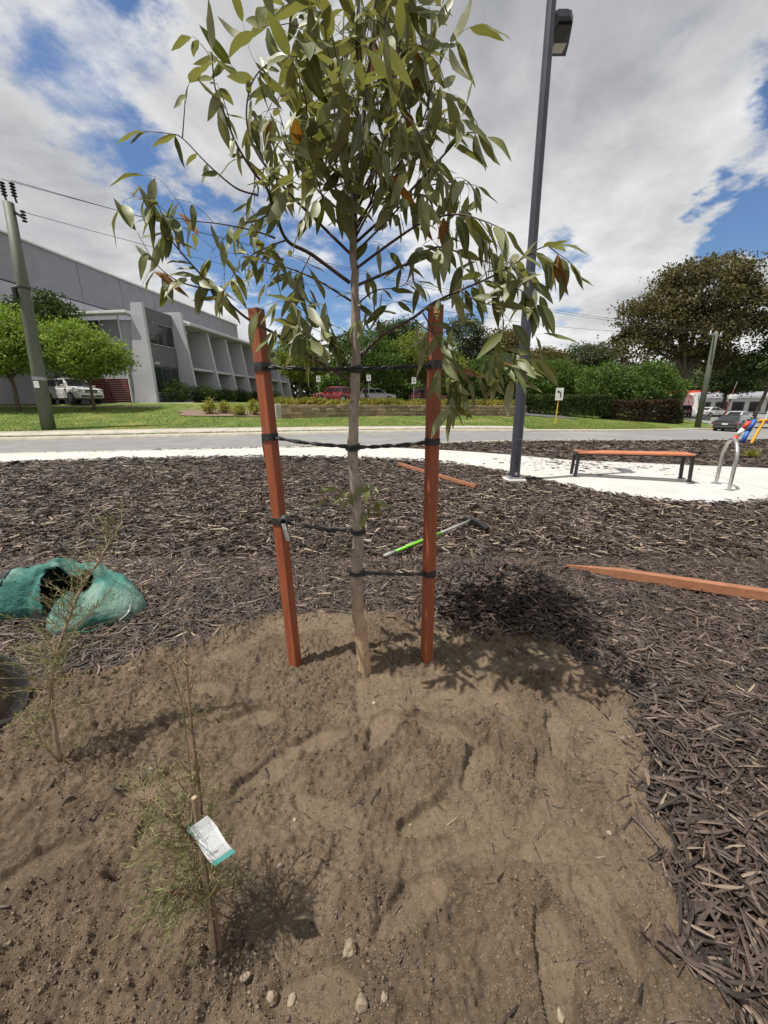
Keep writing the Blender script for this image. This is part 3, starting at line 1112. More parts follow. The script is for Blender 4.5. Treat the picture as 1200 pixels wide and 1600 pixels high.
# low dark garden wall closing off the car bay
t = thing('yard_wall', 'low dark grey yard wall behind the trees at the left', 'wall', (-32.0, 34.4, 1.2), 0)
MB().box((0, 0, 1.2), (14, .2, 2.6), bev=.02).build('wall_panel', M['plaster_mid'], t)
MB().box((0, -.02, 2.55), (14.1, .3, .12), bev=.02).build('coping', M['plaster'], t)


# red-brown slatted screens beside the white vehicle
M['rust'] = mat('red_brown_slat', (.17, .030, .018), (.12, .022, .014), 6, .7, .3, 50, stretch=(1, 1, 6))
for (xc, lab) in ((-21.05, 'red-brown slatted bin screen touching the office corner'), (-22.75, 'red-brown slatted bin screen on the side of the white vehicle')):
    t = thing('bin_screen', lab, 'screen', (xc, 32.2, gz(xc, 32.2)), 0, 'red-brown screens by the office')
    for k in range(11):
        MB().box((0, 0, .16 + k * .165), (1.62, .045, .15), bev=.008).build('slat', M['rust'], t)
    for s in (-1, 1):
        MB().box((s * .78, .05, .92), (.07, .055, 1.96), bev=.006).build('post', M['black'], t)

# concrete apron the vehicle stands on
apron = MB()
for i in range(20):
    x0, x1 = -34 + i * .9, -34 + (i + 1) * .9
    z0, z1 = gz(x0, 30), gz(x1, 30)
    apron.add([(x0, 28.3, gz(x0, 28.3) + .045), (x1, 28.3, gz(x1, 28.3) + .045), (x1, 34, gz(x1, 34) + .05), (x0, 34, gz(x0, 34) + .05)], [(0, 1, 2, 3)])
    apron.add([(x0, 28.3, gz(x0, 28.3) - .1), (x1, 28.3, gz(x1, 28.3) - .1), (x1, 28.3, gz(x1, 28.3) + .045), (x0, 28.3, gz(x0, 28.3) + .045)], [(0, 1, 2, 3)])
tag(apron.build('driveway', M['kerb']), 'concrete driveway in front of the yard wall', None, kind='structure')
# car park behind the stone wall
cp = MB()
for i in range(17):
    for j in range(6):
        x0, x1, y0, y1 = -9 + i * 1.6, -9 + (i + 1) * 1.6, 36.5 + j * 4, 36.5 + (j + 1) * 4
        cp.add([(x0, y0, gz(x0, y0) + .06), (x1, y0, gz(x1, y0) + .06), (x1, y1, gz(x1, y1) + .06), (x0, y1, gz(x0, y1) + .06)], [(0, 1, 2, 3)])
tag(cp.build('car_park', M['asphalt_dark']), 'dark asphalt car park behind the stone wall', None, kind='structure')
# bark patch with little shrubs on the verge
vb = MB()
vbp = []
for i in range(24):
    a = 2 * PI * i / 24
    r = 1 + .12 * math.sin(3 * a + 1) + .08 * math.sin(5 * a)
    vbp.append((-10.1 + 3.6 * r * math.cos(a), 26.0 + 1.5 * r * math.sin(a)))
cxv, cyv = -10.1, 26.0
vb.v = [(cxv, cyv, gz(cxv, cyv) + .06)] + [(p[0], p[1], gz(*p) + .055) for p in vbp]
vb.f = [(0, 1 + i, 1 + (i + 1) % 24) for i in range(24)]
vb.mi = [0] * 24
M['litter'] = mat('bark_litter', (.20, .14, .10), (.13, .09, .065), 14, .95, .6, 60, bdist=.02)
tag(vb.build('verge_bark', M['litter']), 'pinkish bark patch on the verge', None, kind='structure')


# ------------------------------------------------------------------ stone retaining wall
def stone_mesh(seed):
    rr = random.Random(seed)
    m = MB().box((0, 0, 0), (1, 1, 1), bev=.09)
    m.v = [(x + rr.uniform(-.05, .05), y + rr.uniform(-.05, .05), z + rr.uniform(-.06, .06)) for x, y, z in m.v]
    me = m.mesh('stone')
    me.materials.append(M['limestone'])
    return me


SM = [stone_mesh(i) for i in range(8)]


def stone_wall(A, Bp, h, rows, label, ln):
    A, Bp = Vector(A), Vector(Bp)
    L = (Bp - A).length
    ang = math.atan2(Bp.y - A.y, Bp.x - A.x)
    zA, zB = gz(A.x, A.y), gz(Bp.x, Bp.y)
    t = thing('stone_wall', label, 'wall', (A.x, A.y, zA), ang)
    slope = (zB - zA) / L
    m = MB()
    m.add([(0, .06, -.3), (L, .06, -.3 + slope * L), (L, .06, h + slope * L * .6 - .02), (0, .06, h - .02), (0, .42, -.3), (L, .42, -.3 + slope * L), (L, .42, h + slope * L * .6 - .02), (0, .42, h - .02)],
          [(0, 1, 2, 3), (5, 4, 7, 6), (3, 2, 6, 7), (1, 5, 6, 2), (4, 0, 3, 7)])
    m.build('core', M['mortar'], t)
    rr = random.Random(5)
    rh = h / rows
    for r in range(rows):
        x = rr.uniform(-.2, 0)
        while x < L:
            sl = ln * rr.uniform(.6, 1.5)
            o = link('stone', SM[rr.randrange(8)], t)
            zc = (r + .5) * rh + slope * x * (1 - .4 * r / rows)
            o.location = (x + sl / 2, .08 + rr.uniform(-.03, .02), zc + rr.uniform(-.012, .012))
            o.scale = (sl * .96, .16, rh * rr.uniform(.86, .97))
            o.rotation_euler = (0, rr.uniform(-.03, .03), 0)
            x += sl
    # pale end block and flat coping
    MB().box((-.16, .22, h * .5 - .08), (.36, .5, h + .22), bev=.03).build('end_block', M['kerb'], t)
    return t


stone_wall((-6.3, 24.6), (12.2, 34.6), .86, 4, 'long low limestone block wall below the car park planting', .52)


# ------------------------------------------------------------------ leaves
def sliver_field(P, D, L, W, nrm_rand=1.0):
    """diamond shaped leaves: centre line P to P + D*L, width W; returns verts and quad faces"""
    N = len(P)
    rv = RNG.normal(0, 1, (N, 3))
    S = np.cross(D, rv)
    S /= np.linalg.norm(S, axis=1, keepdims=True) + 1e-9
    Lc, Wc = L[:, None], W[:, None] / 2
    up = np.cross(S, D)
    V = np.stack([P, P + D * Lc * .45 + S * Wc + up * Lc * .05, P + D * Lc - up * Lc * .06, P + D * Lc * .5 - S * Wc + up * Lc * .05], 1)
    F_ = np.arange(4 * N).reshape(N, 4)
    return V.reshape(-1, 3), F_


def crown_points(ells, n, clump, per, rng):
    """leaf positions gathered in clumps that sit mostly towards the outside of overlapping ellipsoids"""
    vol = np.array([e[3] * e[4] * e[5] for e in ells]) ** .75
    pick = rng.choice(len(ells), n // per, p=vol / vol.sum())
    E_ = np.array(ells, float)[pick]
    d = rng.normal(0, 1, (len(pick), 3))
    d /= np.linalg.norm(d, axis=1, keepdims=True)
    r = rng.uniform(.35, 1.0, (len(pick), 1)) ** .55
    C = E_[:, :3] + d * r * E_[:, 3:6]
    keep = np.ones(len(C), bool)
    # hollows that let the sky through
    for _ in range(max(2, len(ells))):
        e = E_[rng.integers(len(E_))]
        q = rng.normal(0, 1, 3)
        q /= np.linalg.norm(q)
        hc = e[:3] + q * e[3:6] * .85
        keep &= np.linalg.norm((C - hc) / (e[3:6] * .36), axis=1) > 1
    C = C[keep]
    cs = rng.uniform(.55, 1.35, (len(C), 1, 1)) * clump
    P = C[:, None, :] + rng.normal(0, 1, (len(C), per, 3)) * cs * np.array([1, 1, .55])
    tone = np.repeat(rng.uniform(0, 1, len(C)), per)
    return P.reshape(-1, 3), tone, C


def tree(name, label, base, trunk_h, ells, n, leaf, clump, mleaf, mbark, r0, group=None, per=26, lean=(0, 0), limbs=7, seed=1, cat='tree', droop=.3):
    rng = np.random.default_rng(seed)
    rr = random.Random(seed)
    t = thing(name, label, cat, base, 0, group)
    P, tone, C = crown_points(ells, int(n * 1.7), clump, per, rng)
    N = len(P)
    D = rng.normal(0, 1, (N, 3))
    D[:, 2] -= droop
    D /= np.linalg.norm(D, axis=1, keepdims=True)
    L = leaf * rng.uniform(.6, 1.4, N)
    V, F_ = sliver_field(P, D, L, L * rng.uniform(.38, .62, N))
    rv = np.clip(tone * .7 + rng.uniform(0, .3, N), 0, 1)
    np_mesh('crown', V, F_, mleaf, rnd=np.repeat(rv, 4), parent=t)
    # trunk and limbs
    m = MB()
    top = Vector((lean[0], lean[1], trunk_h))
    pts = [Vector((0, 0, -.15)), Vector((lean[0] * .2, lean[1] * .2, trunk_h * .3)), Vector((lean[0] * .6 + r0 * .4, lean[1] * .5, trunk_h * .65)), top]
    m.tube(pts, [r0 * 1.25, r0, r0 * .85, r0 * .7], 8)
    for k in range(limbs):
        c = Vector(C[rr.randrange(len(C))])
        mid = top.lerp(c, .5) + Vector((rr.uniform(-.1, .1), rr.uniform(-.1, .1), .12)) * c.length * .4
        m.tube([top - Vector((0, 0, rr.uniform(0, .25) * trunk_h)), mid, c], [r0 * .5, r0 * .3, r0 * .08], 6, cap=False)
    m.build('trunk', mbark, t, smooth=True)
    return t


M['bark'] = mat('grey_brown_bark', (.13, .10, .08), (.08, .06, .05), 8, .9, .5, 30, stretch=(3, 3, .6), bdist=.02)
M['lf_bright'] = leaf_mat('bright_green_leaf', (.17, .25, .035), (.20, .27, .06), .42)
M['lf_mid'] = leaf_mat('mid_green_leaf', (.075, .125, .022), (.09, .14, .035), .42)
M['lf_yellow'] = leaf_mat('yellow_green_leaf', (.16, .19, .025), (.18, .21, .045), .4)
M['lf_dark'] = leaf_mat('dark_green_leaf', (.040, .065, .017), (.055, .08, .025), .45)
M['lf_gum'] = leaf_mat('gum_leaf_olive', (.092, .082, .032), (.11, .10, .048), .55)
M['lf_gumbrown'] = leaf_mat('gum_leaf_brownish', (.12, .095, .030), (.13, .11, .045), .45)
M['lf_grey'] = leaf_mat('gum_leaf_grey', (.075, .090, .045), (.09, .105, .06), .45)
M['lf_red'] = leaf_mat('red_hedge_leaf', (.050, .030, .020), (.06, .042, .025), .4)
M['lf_strap'] = leaf_mat('strap_leaf', (.24, .23, .045), (.27, .25, .06), .45)


def gp(px, Y):
    """point on the terrain straight below the pixel column at depth Y"""
    x = at(px, 640, Y).x
    return (x, Y, gz(x, Y))


# left: bright street trees and a darker one behind
tree('street_tree', 'bright green street tree left of the leaning timber power pole', gp(30, 26.2), 2.3, [(-.6, 0, 4.4, 2.9, 2.4, 2.2), (.9, -.3, 3.7, 1.8, 1.7, 1.4), (-2.2, .2, 3.6, 1.8, 1.6, 1.3)], 10500, .20, .33, M['lf_bright'], M['bark'], .12, 'street trees on the verge', seed=3, per=60)
tree('street_tree', 'bright green street tree overhanging the white four wheel drive', gp(148, 26.8), 2.0, [(-.3, 0, 3.7, 2.5, 2.1, 1.75), (1.1, -.2, 3.4, 1.7, 1.6, 1.25), (-1.8, .2, 4.3, 1.7, 1.6, 1.4)], 10500, .19, .31, M['lf_bright'], M['bark'], .10, 'street trees on the verge', seed=4, per=60)
tree('yard_tree', 'dark green yard tree rising behind the bright street trees', gp(100, 31.5), 3.2, [(0, 0, 5.6, 2.6, 2, 2.2), (1.2, 0, 5.0, 1.7, 1.5, 1.4), (-1.8, 0, 4.8, 1.8, 1.5, 1.4)], 9000, .24, .32, M['lf_dark'], M['bark'], .16, seed=5)


def bush(name, label, px, Y, rx, ry, h, n, leaf, ml, group=None, cat='shrub', seed=1, base=None, rz=0.0, box=False):
    rng = np.random.default_rng(seed)
    b = base or gp(px, Y)
    t = thing(name, label, cat, b, rz, group)
    if box:
        # clipped: leaves on a rough box shell
        f = rng.uniform(-1, 1, (n, 3))
        ax = rng.choice(3, n, p=[.25, .4, .35])
        f[np.arange(n), ax] = np.where(ax == 2, 1, np.sign(f[np.arange(n), ax]))
        f += rng.normal(0, .05, (n, 3))
        P = f * np.array([rx, ry, h / 2]) + np.array([0, 0, h / 2])
        P[:, 2] += .12 * h * (vnoise(P[:, 0] * 1.3 + 50, P[:, 1] + 50, seed) - .5) * (P[:, 2] > h * .6)
        tone = vnoise(P[:, 0] * 2.2 + 90, P[:, 2] * 2.2 + 90, seed)
        N = n
    else:
        P, tone, C = crown_points([(0, 0, h * .55, rx, ry, h * .5), (rx * .4, 0, h * .45, rx * .6, ry * .7, h * .42), (-rx * .45, 0, h * .4, rx * .55, ry * .7, h * .4)], n, leaf * 1.1, 14, rng)
        P = P[P[:, 2] > .02]
        N = len(P)
        tone = tone[:N]
    D = rng.normal(0, 1, (N, 3)) + np.array([0, 0, .35])
    D /= np.linalg.norm(D, axis=1, keepdims=True)
    L = leaf * rng.uniform(.6, 1.4, N)
    V, F_ = sliver_field(P, D, L, L * rng.uniform(.4, .65, N))
    np_mesh('foliage', V, F_, ml, rnd=np.repeat(np.clip(tone * .7 + rng.uniform(0, .3, N), 0, 1), 4), parent=t)
    m = MB()
    for k in range(5):
        a = rng.uniform(0, 2 * PI)
        e = Vector((math.cos(a) * rx * .5, math.sin(a) * ry * .5, h * .7))
        m.tube([(0, 0, -.05), e * .5 + Vector((0, 0, .1)), e], [.03, .02, .008], 5, cap=False)
    m.build('stem', M['bark'], t)
    return t


def on_b(lx, ly):
    """spot on the ground in front of the office, in the office's own axes"""
    c, s = math.cos(BROT), math.sin(BROT)
    X, Y = BO.x + lx * c - ly * s, BO.y + lx * s + ly * c
    return (X, Y, gz(X, Y))


for k, (lx, ly, rx, h, lab) in enumerate([(1.4, 3.2, 1.15, 1.9, 'dark clipped bush below the first office window'), (2.4, 5.4, 1.1, 1.6, 'dark bush hugging the foot of the wide sloping fin'),
                                         (2.9, 8.2, 1.0, 1.3, 'dark low bush in front of the second office bay'), (2.9, 11.6, 1.1, 1.3, 'dark low bush in front of the third office bay'),
                                         (3.1, 15.0, 1.1, 1.3, 'dark low bush in front of the fourth office bay'), (3.2, 19.5, 1.3, 1.4, 'dark low bush towards the far end of the office')]):
    bush('hedge_bush', lab, 0, 0, rx, rx, h, 3600, .13, M['lf_dark'], 'dark bushes along the office front', seed=30 + k, base=on_b(lx, ly))
for k, (px, Y, h, lab) in enumerate([(326, 25.4, .95, 'pale shrub on the bark patch closest to the dark bushes'), (352, 25.8, .75, 'second pale shrub on the bark patch'), (374, 25.2, .7, 'third pale shrub on the bark patch'), (398, 25.6, .95, 'pale shrub on the bark patch beside the end of the stone wall')]):
    bush('verge_shrub', lab, px, Y, .33, .33, h, 900, .11, M['lf_strap'], 'pale shrubs on the verge bark patch', seed=40 + k)

# strappy planting on top of the stone wall: too many plants to count
N = 15000
tq = RNG.uniform(0, 1, N)
off = RNG.uniform(.35, 2.4, N)
ax_, ay_ = -6.3 + tq * 18.5, 24.6 + tq * 10.0
nx_, ny_ = -10.0 / 21.03, 18.5 / 21.03
X_, Y_ = ax_ + nx_ * off, ay_ + ny_ * off
zb = zt(-6.3, 24.6) + (.86 - .08) + tq * (float(zt(12.2, 34.6)) - float(zt(-6.3, 24.6))) * .6
D_ = RNG.normal(0, .55, (N, 3)) + np.array([0, 0, 1.0])
D_ /= np.linalg.norm(D_, axis=1, keepdims=True)
L_ = .16 + .42 * RNG.uniform(.3, 1, N) * (.55 + .9 * vnoise(X_ * 1.6 + 40, Y_ * 1.6, 8))
V, F_ = sliver_field(np.stack([X_, Y_, zb], -1), D_, L_, L_ * .18)
tag(np_mesh('wall_planting', V, F_, M['lf_strap'], rnd=np.repeat(np.clip(vnoise(X_ * 1.2 + 9, Y_ * 1.2, 4) * .7 + RNG.uniform(0, .3, N), 0, 1), 4)),
    'yellow green strappy planting along the top of the stone wall', 'plants', kind='stuff')
pb = MB()
for i in range(20):
    a, b = i / 20, (i + 1) / 20
    q = []
    for tt_, o_ in ((a, .12), (b, .12), (b, 3.2), (a, 3.2)):
        x_, y_ = -6.3 + tt_ * 18.5 + nx_ * o_, 24.6 + tt_ * 10 + ny_ * o_
        q.append((x_, y_, float(zt(-6.3, 24.6)) + .78 + tt_ * (float(zt(12.2, 34.6)) - float(zt(-6.3, 24.6))) * .6))
    pb.add(q, [(0, 1, 2, 3)])
tag(pb.build('planting_bed', M['litter']), 'raised planting bed held by the stone wall', None, kind='structure')

# trees round and behind the car park
G1 = 'trees behind the car park'
tree('young_tree', 'light green young tree next to the far end of the office', gp(470, 47), 2.6, [(0, 0, 5.2, 2.4, 2.2, 2.6), (.6, 0, 3.8, 2.6, 2, 1.4)], 7000, .26, .36, M['lf_yellow'], M['bark'], .12, G1, seed=51)
tree('car_park_tree', 'round mid green car park tree between the two young light trees', gp(572, 49), 2.4, [(-.5, 0, 5.2, 3.8, 3, 2.9), (2.4, 0, 4.4, 3.2, 2.6, 2.3)], 11000, .28, .42, M['lf_mid'], M['bark'], .18, G1, seed=52)
tree('car_park_tree', 'yellow green car park tree in front of the dark gum', gp(662, 50), 2.4, [(0, 0, 5.6, 3.6, 3, 2.9), (2.2, 0, 4.2, 3.0, 2.4, 2.0), (-2.2, 0, 5.0, 2.6, 2.2, 1.8)], 11000, .28, .42, M['lf_yellow'], M['bark'], .18, G1, seed=53)
tree('gum_tree', 'dark gum rising behind the yellow green car park tree', gp(622, 66), 5, [(0, 0, 10.5, 3.8, 3, 2.2), (-2, 0, 9, 2.4, 2, 1.6)], 5000, .34, .5, M['lf_dark'], M['bark'], .3, G1, seed=54)
tree('gum_tree', 'tall thin dark gum behind the right hand support stake', gp(722, 60), 5, [(0, 0, 9.8, 2.6, 2.4, 2.6), (1.2, 0, 7.2, 2.6, 2, 1.8), (-1.4, 0, 6, 2.4, 2, 1.8)], 6000, .34, .48, M['lf_grey'], M['bark'], .26, G1, seed=55)
tree('gum_tree', 'brownish gum in flower left of the lamp post', gp(778, 62), 4.5, [(0, 0, 8.8, 3.2, 3, 2.2), (1.4, 0, 6.9, 2.6, 2.2, 2), (-2.0, 0, 7, 2.0, 2, 1.6)], 7000, .34, .48, M['lf_gumbrown'], M['bark'], .28, G1, seed=56)
tree('gum_tree', 'brownish gum just right of the lamp post', gp(840, 66), 4, [(0, 0, 7.2, 3.4, 3, 2.0), (2.0, 0, 6.0, 2.6, 2.2, 1.6)], 6000, .34, .5, M['lf_gumbrown'], M['bark'], .28, G1, seed=57)
tree('gum_tree', 'grey green gum half way between the lamp post and the giant gum', gp(902, 70), 5, [(0, 0, 8.6, 3.8, 3, 2.0), (3.2, 0, 8.6, 3, 2.6, 2.0), (-2.6, 0, 7.2, 2.6, 2.2, 1.6)], 8000, .36, .52, M['lf_grey'], M['bark'], .3, G1, seed=58)
tree('low_tree', 'low olive tree directly behind the arrow sign', gp(858, 52), 1.6, [(0, 0, 4.0, 3.6, 2.6, 2.3), (3.0, 0, 3.4, 2.4, 2.2, 2.0), (-2.6, 0, 3.4, 2.4, 2.2, 1.9)], 9000, .27, .4, M['lf_mid'], M['bark'], .16, G1, seed=59)
tree('low_tree', 'low yellow green tree left of the lamp post foot', gp(770, 50), 1.6, [(0, 0, 4.0, 3.2, 2.4, 2.3), (-2.6, 0, 3.0, 2.2, 2, 1.7)], 7000, .27, .4, M['lf_mid'], M['bark'], .16, G1, seed=60)
tree('low_tree', 'bright leafy tree at the foot of the giant gum, on its left', gp(938, 46), 1.4, [(0, 0, 3.6, 2.8, 2.4, 2.2), (2.0, 0, 3.2, 2.2, 2, 1.8)], 9000, .25, .36, M['lf_mid'], M['bark'], .15, G1, seed=61)
tree('low_tree', 'bright leafy tree hiding the trunk of the giant gum', gp(1008, 45), 1.4, [(0, 0, 3.8, 3.0, 2.4, 2.4), (2.2, 0, 3.2, 1.9, 2, 1.6), (-1.6, 0, 3.0, 2, 2, 1.8)], 9000, .25, .36, M['lf_mid'], M['bark'], .15, G1, seed=62)
# the giant gum
tree('giant_gum', 'huge spreading olive gum tree towering over the right side of the lawn', gp(1058, 54), 7.0,
     [(.2, 0, 15.2, 6.2, 5, 3.6), (-4.5, 0, 12.5, 4.6, 4, 3.2), (5.4, 0, 13.2, 4.2, 4, 3.2), (0, 0, 10.2, 5.6, 4.5, 3.2), (2.6, 0, 17.3, 3.6, 3.2, 2.0), (-2.2, 0, 17.0, 3.0, 3, 1.8), (7.2, 0, 11.4, 2.6, 2.6, 1.6), (-6.6, 0, 9.2, 3.0, 3, 2.2), (3.2, 0, 7.6, 2.8, 2.6, 1.8)],
     28000, .36, .62, M['lf_gum'], M['bark'], .55, seed=63, limbs=18, per=70)
tree('thin_gum', 'thin gum with a single tuft poking out left of the giant gum', gp(957, 56), 9.5, [(.4, 0, 13.4, 1.5, 1.3, .9), (1.2, 0, 10.3, 1.3, 1.2, .8), (-.3, 0, 9.6, 1.0, 1, .6)], 1500, .34, .42, M['lf_gum'], M['bark'], .14, seed=64, limbs=5, lean=(.5, 0))
tree('gum_tree', 'dark gum between the right power pole and the shops', gp(1128, 62), 4.5, [(0, 0, 7.0, 3.2, 3, 2.2), (1.8, 0, 5.0, 2.6, 2.2, 1.6), (-1.4, 0, 5.2, 2.2, 2, 1.6)], 6000, .34, .5, M['lf_dark'], M['bark'], .26, G1, seed=65)
tree('gum_tree', 'dark leaning gum standing over the parked dark sedan', gp(1180, 52), 5.0, [(1.4, 0, 8.6, 3.6, 3, 2.0), (-1.2, 0, 7.0, 2.6, 2.4, 1.5), (3.2, 0, 6.6, 2.8, 2.4, 1.5), (4.0, 0, 9.4, 3.2, 2.6, 1.6)], 7000, .34, .48, M['lf_dark'], M['bark'], .24, G1, seed=66, lean=(1.0, 0))
# clipped hedges
bush('clipped_hedge', 'long dark green clipped hedge between the lamp post and the red hedge', 882, 41, 4.4, .9, 1.9, 22000, .17, M['lf_dark'], cat='hedge', seed=71, box=True, rz=.10)
bush('clipped_hedge', 'dark reddish clipped hedge below the giant gum', 1000, 42, 3.6, .9, 2.0, 19000, .17, M['lf_red'], cat='hedge', seed=72, box=True, rz=.12)
bush('clipped_hedge', 'short green hedge block at the end of the red hedge', 1049, 42.5, .85, .8, 1.35, 5000, .15, M['lf_dark'], cat='hedge', seed=73, box=True)
# shrubbery along the back of the car park
N = 30000
X_ = RNG.uniform(-9, 34, N)
Y_ = 57 + RNG.uniform(-1.3, 1.3, N)
top = 1.6 + 1.7 * vnoise(X_ * .5 + 70, X_ * 0 + 3, 5) + .9 * vnoise(X_ * 1.6 + 70, X_ * 0 + 3, 6)
Z_ = zt(X_, Y_) + top * RNG.uniform(.0, 1, N) ** .7
D_ = RNG.normal(0, 1, (N, 3))
D_ /= np.linalg.norm(D_, axis=1, keepdims=True)
L_ = RNG.uniform(.25, .5, N)
V, F_ = sliver_field(np.stack([X_, Y_, Z_], -1), D_, L_, L_ * .55)
tag(np_mesh('car_park_shrubbery', V, F_, M['lf_mid'], rnd=np.repeat(np.clip(vnoise(X_ * .5 + 70, Z_ * .5, 4) * .8 + RNG.uniform(0, .2, N), 0, 1), 4)),
    'band of dense shrubbery along the back of the car park', 'shrubs', kind='stuff')
# far wood that closes the horizon
N = 52000
X_ = RNG.uniform(-60, 150, N)
Y_ = RNG.uniform(84, 100, N) + np.abs(X_) * .1
top = 5.5 + 4.0 * vnoise(X_ * .12 + 70, X_ * 0 + 3, 5) + 2.5 * vnoise(X_ * .45 + 70, X_ * 0 + 3, 6)
Z_ = zt(X_, Y_) + top * RNG.uniform(.0, 1, N) ** .6
D_ = RNG.normal(0, 1, (N, 3))
D_ /= np.linalg.norm(D_, axis=1, keepdims=True)
L_ = RNG.uniform(.7, 1.7, N)
V, F_ = sliver_field(np.stack([X_, Y_, Z_], -1), D_, L_, L_ * .6)
tag(np_mesh('far_wood', V, F_, M['lf_grey'], rnd=np.repeat(np.clip(vnoise(X_ * .3 + 70, Z_ * .3, 4) * .8 + RNG.uniform(0, .2, N), 0, 1), 4)),
    'far belt of trees closing the view behind the car park', 'trees', kind='stuff')


# ------------------------------------------------------------------ vehicles
def paint(name, c):
    return mat(name, c, tuple(x * .92 for x in c), 2, .28, coat=.8)


CP = {'white': paint('white_car_paint', (.72, .72, .71)), 'red': paint('red_car_paint', (.33, .012, .015)), 'darkred': paint('dark_red_car_paint', (.12, .008, .014)),
      'dark': paint('charcoal_car_paint', (.016, .017, .019)), 'silver': paint('silver_car_paint', (.42, .43, .44))}
M['lamp_clear'] = mat('headlight_glass', (.5, .5, .5), None, 4, .12, spec=.7)
M['lamp_red'] = mat('tail_light', (.30, .01, .01), None, 4, .2)
M['plate'] = mat('number_plate', (.7, .7, .66), None, 4, .5)


def make_car(name, label, col, loc, rz, style='suv', group=None):
    t = thing(name, label, 'car', loc, rz, group)
    if style == 'suv':
        L, W, Hc, belt, hood = 4.85, 1.92, 1.80, 1.16, 1.10
        cab = [(1.12, .42), (-2.22, -2.05)]
        gc = .24
    elif style == 'wagon':
        L, W, Hc, belt, hood = 4.7, 1.80, 1.62, 1.02, .94
        cab = [(1.15, .30), (-2.20, -1.85)]
        gc = .2
    else:
        L, W, Hc, belt, hood = 4.75, 1.82, 1.45, .95, .88
        cab = [(1.05, .15), (-1.75, -.95)]
        gc = .17
    hw, hl = W / 2, L / 2
    # body shell: cross-sections along the length
    tail = belt - (.02 if style != 'sedan' else .0)
    st = [(-hl, .42, .62, hw * .82, tail - .22), (-hl + .06, .34, 0, hw * .92, tail - .06), (-hl + .3, gc + .06, 0, hw * .985, tail), (-1.2, gc, 0, hw, belt), (0, gc, 0, hw, belt - .01), (cab[0][0] - .05, gc, 0, hw, belt - .02),
          (cab[0][0] + .25, gc, 0, hw * .995, hood), (hl - .45, gc + .05, 0, hw * .97, hood - .06), (hl - .12, .32, 0, hw * .90, hood - .16), (hl - .01, .40, 0, hw * .80, hood - .34)]
    m = MB()
    secs = []
    for (x, b, _, wv, tp) in st:
        h = tp - b
        half = [(wv * .86, b), (wv * .985, b + .10 * h), (wv, b + .48 * h), (wv * .975, b + .82 * h), (wv * .90, tp - .025), (wv * .70, tp)]
        secs.append([(x, yv, zv) for yv, zv in half] + [(x, -yv, zv) for yv, zv in reversed(half)])
    n = len(secs[0])
    for sct in secs:
        m.v += sct
    for i in range(len(secs) - 1):
        for j in range(n):
            m.f.append((i * n + j, i * n + (j + 1) % n, (i + 1) * n + (j + 1) % n, (i + 1) * n + j))
    m.f += [tuple(range(n)), tuple((len(secs) - 1) * n + j for j in reversed(range(n)))]
    m.f = [tuple(reversed(f)) for f in m.f]
    m.mi = [0] * len(m.f)
    m.build('body', col, t, smooth=False)
    # cabin
    (xa, xb), (xd, xc) = cab
    wb, wt = hw * .93, hw * .74
    zr = Hc
    zb = belt - .04
    cv = [(xa, wb, zb), (xa, -wb, zb), (xd, -wb, zb), (xd, wb, zb), (xb, wt, zr - .05), (xb, -wt, zr - .05), (xc, -wt, zr - .06), (xc, wt, zr - .06),
          (xb - .15, wt * .82, zr), (xb - .15, -wt * .82, zr), (xc + .15, -wt * .82, zr - .01), (xc + .15, wt * .82, zr - .01)]
    cf = [(0, 3, 7, 4), (2, 1, 5, 6), (1, 0, 4, 5), (3, 2, 6, 7), (4, 7, 11, 8), (6, 5, 9, 10), (5, 4, 8, 9), (7, 6, 10, 11), (8, 11, 10, 9)]
    c = MB()
    c.add(cv, [tuple(reversed(f)) for f in cf])
    cabin = c.build('cabin', col, t)

    def quad_on(a, b, c_, d, u0, u1, v0, v1, push):
        """pane inside the quad a b (bottom) c d (top); pushed outwards"""
        a, b, c_, d = map(Vector, (a, b, c_, d))

        def q(u, v):
            return a.lerp(b, u).lerp(d.lerp(c_, u), v)
        nn = (b - a).cross(d - a).normalized()
        nn = nn if nn.dot(Vector(push)) > 0 else -nn
        P = [q(u0, v0), q(u1, v0), q(u1, v1), q(u0, v1)]
        mm = MB()
        mm.add([p + nn * .012 for p in P] + [p - nn * .01 for p in P], [(0, 1, 2, 3), (0, 4, 5, 1), (1, 5, 6, 2), (2, 6, 7, 3), (3, 7, 4, 0)])
        return mm

    quad_on(cv[1], cv[0], cv[4], cv[5], .07, .93, .10, .93, (1, 0, .5)).build('windscreen', M['glass'], cabin)
    quad_on(cv[2], cv[3], cv[7], cv[6], .10, .90, .14, .88, (-1, 0, .3)).build('rear_window', M['glass'], cabin)
    cuts = [(.05, .36), (.39, .66), (.69, .93)] if style != 'sedan' else [(.10, .48), (.52, .88)]
    for s, (ia, ib, ic, idd) in ((1, (0, 3, 7, 4)), (-1, (1, 2, 6, 5))):
        for (u0, u1) in cuts:
            quad_on(cv[ia], cv[ib], cv[ic], cv[idd], u0, u1, .12, .88, (0, s, .2)).build('side_window', M['glass'], cabin)
        # mirror, sill trim, door seams and handles
        MB().box((xa - .25, s * (hw + .10), belt + .05), (.14, .22, .16), bev=.03).build('mirror', col, t)
        MB().box((-.1, s * (hw - .015), gc + .07), (L * .5, .05, .10), bev=.01).build('sill', M['black'], t)
        for xh in (.0, -1.05):
            MB().box((xh - .3, s * (hw + .004), belt - .17), (.20, .03, .035), bev=.006).build('door_handle', M['chrome'], t)
    # wheels with dark arches
    r = .37 if style == 'suv' else .32
